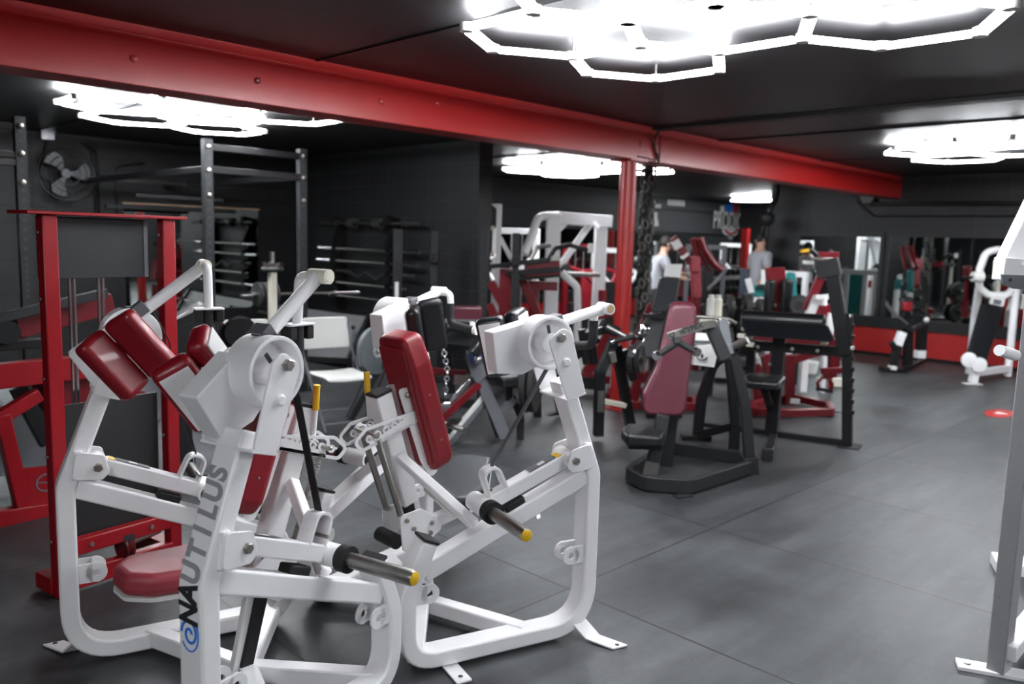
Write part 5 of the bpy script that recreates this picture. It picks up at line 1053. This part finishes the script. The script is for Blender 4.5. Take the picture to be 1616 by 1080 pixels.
# ---------------- people
def person(label,c,rz,h,shirt,pants,arms,hair=HAIR,lean=0):
    """standing figure; c floor point, rz facing"""
    t=thing('person',label,'person',tuple(c)); X=Vector((math.cos(rz),math.sin(rz),0)); Y=Vector((-X.y,X.x,0)); k=h/1.78
    def q(a,b,z): return c+X*(a*k)+Y*(b*k)+UP*(z*k)
    def skin(nm,V,E,Rr,m,par):
        me=bpy.data.meshes.new(nm); me.from_pydata([tuple(v) for v in V],E,[]); me.materials.append(m); o=bpy.data.objects.new(nm,me); COL.objects.link(o)
        o.parent=par; o.matrix_parent_inverse=Matrix.Translation(-parent_loc(par))
        sm=o.modifiers.new('skin','SKIN'); sm.use_smooth_shade=True
        if not me.skin_vertices: me.attributes
        for i,r_ in enumerate(Rr):
            me.skin_vertices[0].data[i].radius=(r_[0]*k,r_[1]*k) if isinstance(r_,tuple) else (r_*k,r_*k)
        me.skin_vertices[0].data[0].use_root=True
        ss=o.modifiers.new('sub','SUBSURF'); ss.levels=ss.render_levels=2
        return o
    L,Rr_=arms
    V=[q(0,0,.95),q(0,0,1.12),q(lean*.1,0,1.32),q(lean*.14,0,1.46),q(lean*.16,0,1.54),q(lean*.2,0,1.63),q(.01+lean*.22,0,1.72),
       q(0,.10,.90),q(.02,.11,.50),q(-.02,.12,.09),q(.12,.14,.05),q(0,-.10,.90),q(.02,-.11,.50),q(-.02,-.12,.09),q(.12,-.14,.05)]
    E=[(0,1),(1,2),(2,3),(3,4),(4,5),(5,6),(0,7),(7,8),(8,9),(9,10),(0,11),(11,12),(12,13),(13,14)]
    RR=[(.10,.08),(.10,.08),(.13,.09),(.11,.08),.055,(.075,.09),(.07,.085),.07,.05,.04,.04,.07,.05,.04,.04]
    n0=len(V)
    for s,A_ in ((1,L),(-1,Rr_)):
        V+= [q(lean*.12,s*.19,1.43)]+[q(*p) for p in A_]; i=len(V)-4; E+=[(3,i),(i,i+1),(i+1,i+2),(i+2,i+3)]; RR+=[.06,.045,.036,.034]
    body=skin('body',V,E,RR,SKIN,t)
    # clothing shells a little larger than the body
    Vs=[q(0,0,.84),q(0,0,1.08),q(lean*.1,0,1.32),q(lean*.135,0,1.45),q(lean*.15,0,1.50)]; Es=[(0,1),(1,2),(2,3),(3,4)]; Rs=[(.18,.15),(.17,.14),(.19,.138),(.165,.115),.075]
    for s,A_ in ((1,L),(-1,Rr_)):
        a=q(lean*.12,s*.19,1.43); b=q(*A_[0]); i=len(Vs); Vs+=[a,a.lerp(b,.75)]; Es+=[(3,i),(i,i+1)]; Rs+=[.088,.07]
    skin('shirt',Vs,Es,Rs,shirt,t)
    Vp=[q(0,0,1.02),q(0,0,.88),q(0,.10,.86),q(.02,.11,.50),q(-.02,.12,.12),q(0,-.10,.86),q(.02,-.11,.50),q(-.02,-.12,.12)]
    skin('trousers',Vp,[(0,1),(1,2),(2,3),(3,4),(1,5),(5,6),(6,7)],[(.165,.135),(.17,.14),.12,.085,.066,.12,.085,.066],pants,t)
    hc=q(-.012+lean*.22,0,1.70); T('hair',G().ball(hc,.098*k,sc=(1.05,.9,1.12),rz=rz),hair,t)
    fc=q(.075+lean*.22,0,1.665)
    T('face_nose',G().ball(q(.098+lean*.22,0,1.655),.014*k),SKIN,t)
    for s in (-1,1):
        T('eye',G().ball(q(.088+lean*.22,s*.03,1.675),.008*k),INK,t); T('ear',G().ball(q(.01+lean*.22,s*.085,1.66),.022*k,sc=(.6,.4,1.3),rz=rz),SKIN,t)
        hnd=(L if s>0 else Rr_)[2]; el=(L if s>0 else Rr_)[1]; hp=q(*hnd); dv=(hp-q(*el)).normalized(); sd=dv.cross(X) if abs(dv.dot(X))<.9 else dv.cross(UP); sd.normalize()
        for j in range(4):
            o_=(j-1.5)*.019*k; T('finger',G().tube([hp+sd*o_+dv*.02,hp+sd*o_+dv*(.075-.008*abs(j-1.2))*1.1,hp+sd*o_+dv*.09+X*.02],.009*k,seg=7),SKIN,body)
        T('thumb',G().tube([hp+sd*.03*k,hp+sd*.055*k+dv*.03],.010*k,seg=7),SKIN,body)
        T('shoe',G().ball(q(.06,s*.13,.045),.07*k,sc=(1.9,.72,.62),rz=rz),PLAST if shirt is SHIRT else BLK,t)
    T('mouth',G().ball(q(.09+lean*.22,0,1.622),.014*k,sc=(.4,1,.3),rz=rz),VRED,t)
    return t
c=onz(1197,560,0); d_=13.2; p=dep(1200,400,d_); c=Vector((p.x,p.y,0))
person('person in a grey t-shirt and grey trousers at the end of the right wall',c,R(150),1.80,SHIRT,PANTS,([(.02,.27,1.15),(.12,.22,.98),(.16,.2,.94)],[(.02,-.27,1.15),(.10,-.24,.95),(.14,-.22,.90)]))
p=dep(1036,405,12.2)
person('person in a grey top and black trousers beside the chained pillar',Vector((p.x,p.y,0)),R(-45),1.68,SHIRT,BCLOTH,([(.2,.25,1.2),(.42,.2,1.22),(.48,.2,1.22)],[(.2,-.25,1.2),(.40,-.2,1.15),(.46,-.2,1.14)]),lean=.7)
# ---------------- red and white tilted machine behind the incline bench
pl=VP(dep(1080,470,10.2).x,dep(1080,470,10.2).y,YAW-PI/2); t=thing('seated_dip_machine','pink red backrest machine with a white banded arm behind the incline bench','exercise machine',(pl.P.x,pl.P.y,0))
g1=lambda nm,a,b,w,h,m,o=0,o2=None:bar(t,nm,pl,a,b,w,h,m,o,o2)
quadpad(t,'backrest',[pl.p(1089,408),pl.p(1104,408),pl.p(1106,470),pl.p(1092,470)],pl.n,.10,VREDW); quadpad(t,'head_pad',[pl.p(1088,405,-.05),pl.p(1103,404,-.05),pl.p(1104,430,-.05),pl.p(1089,430,-.05)],pl.n,.12,VREDW)
g1('upper_arm',(1062,375),(1090,415),.07,.09,REDD); g1('white_sleeve',(1064,380),(1071,392),.08,.10,PAPER); g1('white_band',(1079,402),(1082,406),.08,.10,PAPER)
T('curved_arm',G().tube([pl.p(1105,376,.2),pl.p(1112,395,.2),pl.p(1125,415,.2),pl.p(1140,427,.2)],.05,fil=.3),REDD,t); T('curved_arm',G().tube([pl.p(1094,376,.3),pl.p(1100,400,.3),pl.p(1118,430,.3)],.045,fil=.3),REDD,t)
g1('frame_post',(1098,470),(1098,545),.09,.09,REDD,.1); g1('frame_post',(1112,420),(1112,545),.06,.06,BLK,.15); q=pl.p(1098,545,.1); T('frame_post',G().beam(q,(q.x,q.y,0),.09,.09,pl.n),REDD,t)
q=pl.p(1112,545,.15); T('frame_post',G().beam(q,(q.x,q.y,0),.06,.06,pl.n),BLK,t)
g1('weight_block',(1110,480),(1118,500),.1,.12,IRON,.1)
# ---------------- dumbbell rack against the back wall
f=dep(1108,455,15.2); f2=dep(1178,452,16.4); a=Vector((f.x,f.y,0)); b=Vector((f2.x,f2.y,0)); d=(b-a).normalized(); nn=Vector((-d.y,d.x,0)); L=(b-a).length
t=thing('dumbbell_rack','long dark dumbbell rack with red rails under the back wall mirror','dumbbell rack',tuple(a))
for z,o in ((1.0,.15),(.66,.0),(.30,-.12)):
    T('tray',G().box(a+d*L/2+nn*o+UP*z,L,.28,.03,ax=(d,nn,UP)),BLK,t); T('tray_lip',G().box(a+d*L/2+nn*(o-.15)+UP*(z-.03),L,.02,.07,ax=(d,nn,UP)),REDD if z<.9 else PLAST,t)
for s in (.05,.5,.95): T('rack_leg',G().beam(a+d*L*s-nn*.2,a+d*L*s+nn*.2+UP*1.05,.06,.06,d),BLK,t)
db0=None; labn=0
def dumbbell(c,s,lab):
    t=thing('dumbbell',lab,'dumbbell',tuple(c),'dumbbells on the long rack')
    obj('handle',G().cyl(c-nn*.07,c+nn*.07,.014,8),STEEL,t)
    for k in (-1,1): obj('head',G().lathe(c+nn*(k*.065),nn*k,[(0,.05),(.01,.062),(.07,.062),(.08,.05)],10),IRON,t)
    return t
N=int(L/.17)
for ri,(z,o,nm) in enumerate(((1.08,.15,'top'),(.74,.0,'middle'),(.38,-.12,'bottom'))):
    for i in range(N):
        c=a+d*(.1+i*(L-.2)/(N-1))+nn*o+UP*z
        if db0 is None: db0=dumbbell(c,1,'dark dumbbell lying on the long rack under the back mirror')
        else: dup(db0,loc=c,label='dark dumbbell lying on the long rack under the back mirror')
# ---------------- hack squat with red back and teal machine
p=dep(1233,470,9.7); pl=VP(p.x,p.y,YAW-PI/2); t=thing('pec_deck','red T shaped machine back between two black pads beyond the black roll pad','exercise machine',(p.x,p.y,0))
g1=lambda nm,a,b,w,h,m,o=0,o2=None:bar(t,nm,pl,a,b,w,h,m,o,o2)
T('back_board',G().prism([pl.p(1208,423),pl.p(1238,422),pl.p(1239,445),pl.p(1232,452),pl.p(1232,500),pl.p(1220,500),pl.p(1219,452),pl.p(1209,446)],pl.n,.06),REDD,t,bev=.006)
q=pl.p(1226,500); T('back_post',G().beam(q,(q.x,q.y,0),.09,.09,pl.n),REDD,t); T('board_bolt',G().lathe(pl.p(1224,482,-.04),-pl.n,[(0,.02),(.01,.015)],10),BOLT,t)
pad(t,'arm_pad',pl.p(1214,470,-.1),.11,.10,.42,(pl.e,pl.n,UP),VBLK,bev=.03); pad(t,'arm_pad',pl.p(1240,472,-.1),.13,.12,.46,(pl.e,pl.n,UP),VBLK,bev=.03)
g1('pad_arm',(1214,450),(1240,450),.05,.05,BLK,.05)
p=dep(1245,460,11.0); pl=VP(p.x,p.y,YAW-PI/2); t=thing('teal_machine','teal and white exercise machine partly hidden by the red machine back','exercise machine',(p.x,p.y,0))
g1=lambda nm,a,b,w,h,m,o=0,o2=None:bar(t,nm,pl,a,b,w,h,m,o,o2)
T('teal_back',G().prism([pl.p(1241,429),pl.p(1254,430),pl.p(1257,470),pl.p(1250,474),pl.p(1244,472)],pl.n,.08,r=.05),TEAL,t,bev=.01); T('teal_panel',G().prism([pl.p(1190,450),pl.p(1206,448),pl.p(1208,470),pl.p(1188,466)],pl.n,.06,r=.02),TEAL,t,bev=.008)
for u,v in ((1196,470),(1250,474)): q=pl.p(u,v); T('post',G().beam(q,(q.x,q.y,0),.08,.08,pl.n),WHITE2,t)
g1('white_link',(1180,440),(1186,462),.06,.07,WHITE2,-.1); g1('cross_arm',(1196,452),(1222,455),.04,.05,GRYM,-.1)
# white and teal tall frame that the corner mirror shows
p=onx(1355,470,RX*2-11.3); yy=p.y; xx=11.3
t=thing('lat_pulldown','tall white and teal cable frame near the right wall corner','exercise machine',(xx,yy,0))
for dy in (-.28,-.1,.22,.36): T('white_post',G().beam((xx,yy+dy,0),(xx,yy+dy,1.22),.07,.07,(1,0,0)),WHITE2,t,bev=.004)
T('teal_panel',G().box((xx,yy+.05,.72),.05,.22,.9),TEAL,t,bev=.005); T('cross_beam',G().beam((xx,yy-.32,1.2),(xx,yy+.40,1.2),.08,.08,UP),WHITE2,t); T('rear_leg',G().beam((xx,yy-.3,.9),(xx-.2,yy-.75,.3),.06,.06),WHITE2,t)
# ---------------- red and white plate tree machine around 1300,460
p=dep(1300,520,9.0); pl=VP(p.x,p.y,YAW-PI/2); t=thing('leg_press','red machine with white struts and a yellow banded bar beyond the twin notched posts','exercise machine',(p.x,p.y,0))
g1=lambda nm,a,b,w,h,m,o=0,o2=None:bar(t,nm,pl,a,b,w,h,m,o,o2)
g1('red_strut',(1297,432),(1272,490),.07,.09,REDD); g1('white_strut',(1290,468),(1275,502),.07,.09,WHITE2,-.05); g1('white_strut',(1314,495),(1305,535),.06,.09,WHITE2,-.05); g1('red_panel',(1305,478),(1290,500),.05,.25,REDD,.1)
g1('head_block',(1288,412),(1320,412),.14,.20,REDD,.05); g1('head_block',(1286,418),(1322,430),.12,.10,BLKM,0); g1('cross_rod',(1267,414),(1284,415),.04,.04,PAPER,-.05); g1('upper_rod',(1282,408),(1322,410),.03,.03,STEEL,-.1)
T('curved_horn',G().tube([pl.p(1264,396),pl.p(1280,395),pl.p(1288,402),pl.p(1290,412)],.03,fil=.06),BLK,t); g1('yellow_band',(1263,397),(1276,395),.05,.035,YEL,-.02); T('curved_horn',G().tube([pl.p(1308,396,.1),pl.p(1314,402,.1),pl.p(1316,412,.1)],.03,fil=.06),BLK,t)
g1('white_yoke',(1286,470),(1310,468),.06,.05,WHITE2,-.1); T('white_cup',G().cyl(pl.p(1300,470,-.1),pl.p(1299,482,-.1),.04),WHITE2,t)
for u,v in ((1275,500),(1305,535),(1312,530)): q=pl.p(u,v,-.02); T('floor_leg',G().beam(q,(q.x,q.y,0),.07,.07,pl.n),WHITE2 if u<1310 else REDD,t)
q=dep(1262,482,9.43); T('plate_post',G().beam((q.x,q.y,0),q,.05,.05,_rt),BLK,t)
tag(plate(None,'weight_plate',dep(1262,482,9.4),_f,.12,.05,IRON),'grey plate with an orange centre left of the white struts','weight plate')
# ---------------- odds and ends around the white bottles
p=dep(1125,505,8.6); t=thing('round_stand','small round topped stand holding two bottles behind the maroon backrest','stand',(p.x,p.y,0)); q=dep(1124,507,8.6)
T('stand_top',G().lathe(q,UP,[(-.05,.16),(0,.20),(.02,.20)],24),CREAM,t); T('stand_stem',G().cyl((q.x,q.y,0),q,.05),GRYM,t)
for u,m_,l in ((1121,PLAST,'white paper bottle on the round stand'),(1132,CREAM,'yellowish bottle beside the white one on the round stand')):
    b_=dep(u,498,8.6); t2=thing('spray_bottle',l,'bottle',(b_.x,b_.y,q.z+.02)); b0=Vector((b_.x,b_.y,q.z+.025)); obj('bottle_body',G().lathe(b0,UP,[(0,.045),(.20,.045),(.22,.03)],16),m_,t2); obj('bottle_cap',G().lathe(b0+UP*.22,UP,[(0,.03),(.03,.03)],12),PLAST,t2)
# black cable stacks and plate trees filling the middle distance
def plate_tree(lab,u,v,d_,n_,seed):
    random.seed(seed); p=dep(u,v,d_); t=thing('plate_tree',lab,'plate rack',(p.x,p.y,0))
    T('post',G().beam((p.x,p.y,0),(p.x,p.y,p.z),.06,.06,(1,0,0)),BLK,t,bev=.004); T('base',G().box((p.x,p.y,.03),.5,.5,.06,.7),BLK,t,bev=.005)
    k=0
    for z in (p.z-.12,p.z-.5):
        for s in (-1,1):
            T('horn',G().cyl((p.x,p.y,z),(p.x-_rt.x*-.2*s,p.y+_rt.y*.2*s,z+.03),.022),STEEL,t)
            pt=plate(None,'weight_plate',Vector((p.x,p.y,z))+_rt*(.1*s),(_rt*s).normalized(),.15+.03*random.random(),.07,IRON); tag(pt,'black iron plate on the '+('upper' if z>p.z-.3 else 'lower')+(' right' if s>0 else ' left')+' horn of the '+lab.split(' beh')[0],'weight plate','plates on the far plate trees')
plate_tree('first plate tree behind the shoulder press',1165,470,9.6,4,1)
plate_tree('second plate tree behind the person in grey',1188,478,10.6,4,2)
t=thing('cable_column','dark blue grey post of a cable machine beside the person in grey','exercise machine',tuple(dep(1176,430,11.9))); q=dep(1176,424,11.9)
T('post',G().beam((q.x,q.y,0),q,.12,.10,_rt),mat('slate_enamel',(.035,.05,.075),.4),t,bev=.006); T('foot',G().box((q.x,q.y,.03),.4,.3,.06),BLK,t)
q=dep(1174,415,17.2); tag(obj('red_post',G().beam((q.x,q.y,0),(q.x,q.y,1.95),.13,.13,(1,0,0)),REDB),'short red post far away under the shield logo','post')

# ---------------- machines standing before the back mirror
def far_machine(lab,u,v,d_,mm,seed,cat='exercise machine',h=1.7,name='cable_machine'):
    random.seed(seed); p=dep(u,v,d_); pl=VP(p.x,p.y,YAW-PI/2+R(random.uniform(-35,35))); t=thing(name,lab,cat,(p.x,p.y,0)); w=pl.w
    hh=h
    for s in (-.3,.3): T('upright',G().beam(w(s,0),w(s,hh),.08,.08,pl.n),mm,t,bev=.005)
    T('top_beam',G().beam(w(-.34,hh),w(.34,hh),.08,.08,pl.n),mm,t,bev=.005)
    T('base_beam',G().beam(w(-.3,.04,-.5),w(-.3,.04,.4),.08,.08,UP),mm,t,bev=.005); T('base_beam',G().beam(w(.3,.04,-.5),w(.3,.04,.4),.08,.08,UP),mm,t,bev=.005)
    T('weight_stack',G().box(w(0,.35,.05),.32,.14,.55,ax=(pl.e,pl.n,UP)),IRON,t,bev=.004)
    for s in (-.08,.08): T('guide_rod',G().cyl(w(s,.1,.05),w(s,hh,.05),.012),CHROME,t)
    T('swing_arm',G().tube([w(-.3,hh*.8),w(-.32,hh*.75,-.5),w(-.05,hh*.55,-.62)],.035,fil=.15),mm,t); T('swing_arm',G().tube([w(.3,hh*.8),w(.32,hh*.75,-.5),w(.05,hh*.55,-.62)],.035,fil=.15),mm,t)
    pad(t,'seat',w(0,.46,-.4),.34,.36,.08,(pl.e,pl.n,UP),VBLK); pad(t,'backrest',w(0,.85,-.2),.28,.08,.62,(pl.e,(pl.n+UP*.15).normalized(),UP),VBLK if seed%2 else VRED)
    T('seat_post',G().beam(w(0,0,-.38),w(0,.42,-.38),.07,.07,pl.n),mm,t)
    return t
far_machine('white arm machine in front of the back mirror left of the cable frame',812,450,11.6,WHITE2,3)
far_machine('red arm machine seen through the white cable frame',915,470,12.9,REDD,2,h=1.5)
far_machine('white arm machine between the cable frame and the red column',962,470,13.9,WHITE2,5,h=1.45)
far_machine('red arm machine far behind the person in the grey top',1072,460,16.6,REDD,4,h=1.5)
far_machine('grey arm machine below the letters on the back wall',1112,440,14.0,GRY2,7,h=1.55)
far_machine('white arm machine below the shield logo',1158,440,18.3,WHITE2,9,h=1.6)
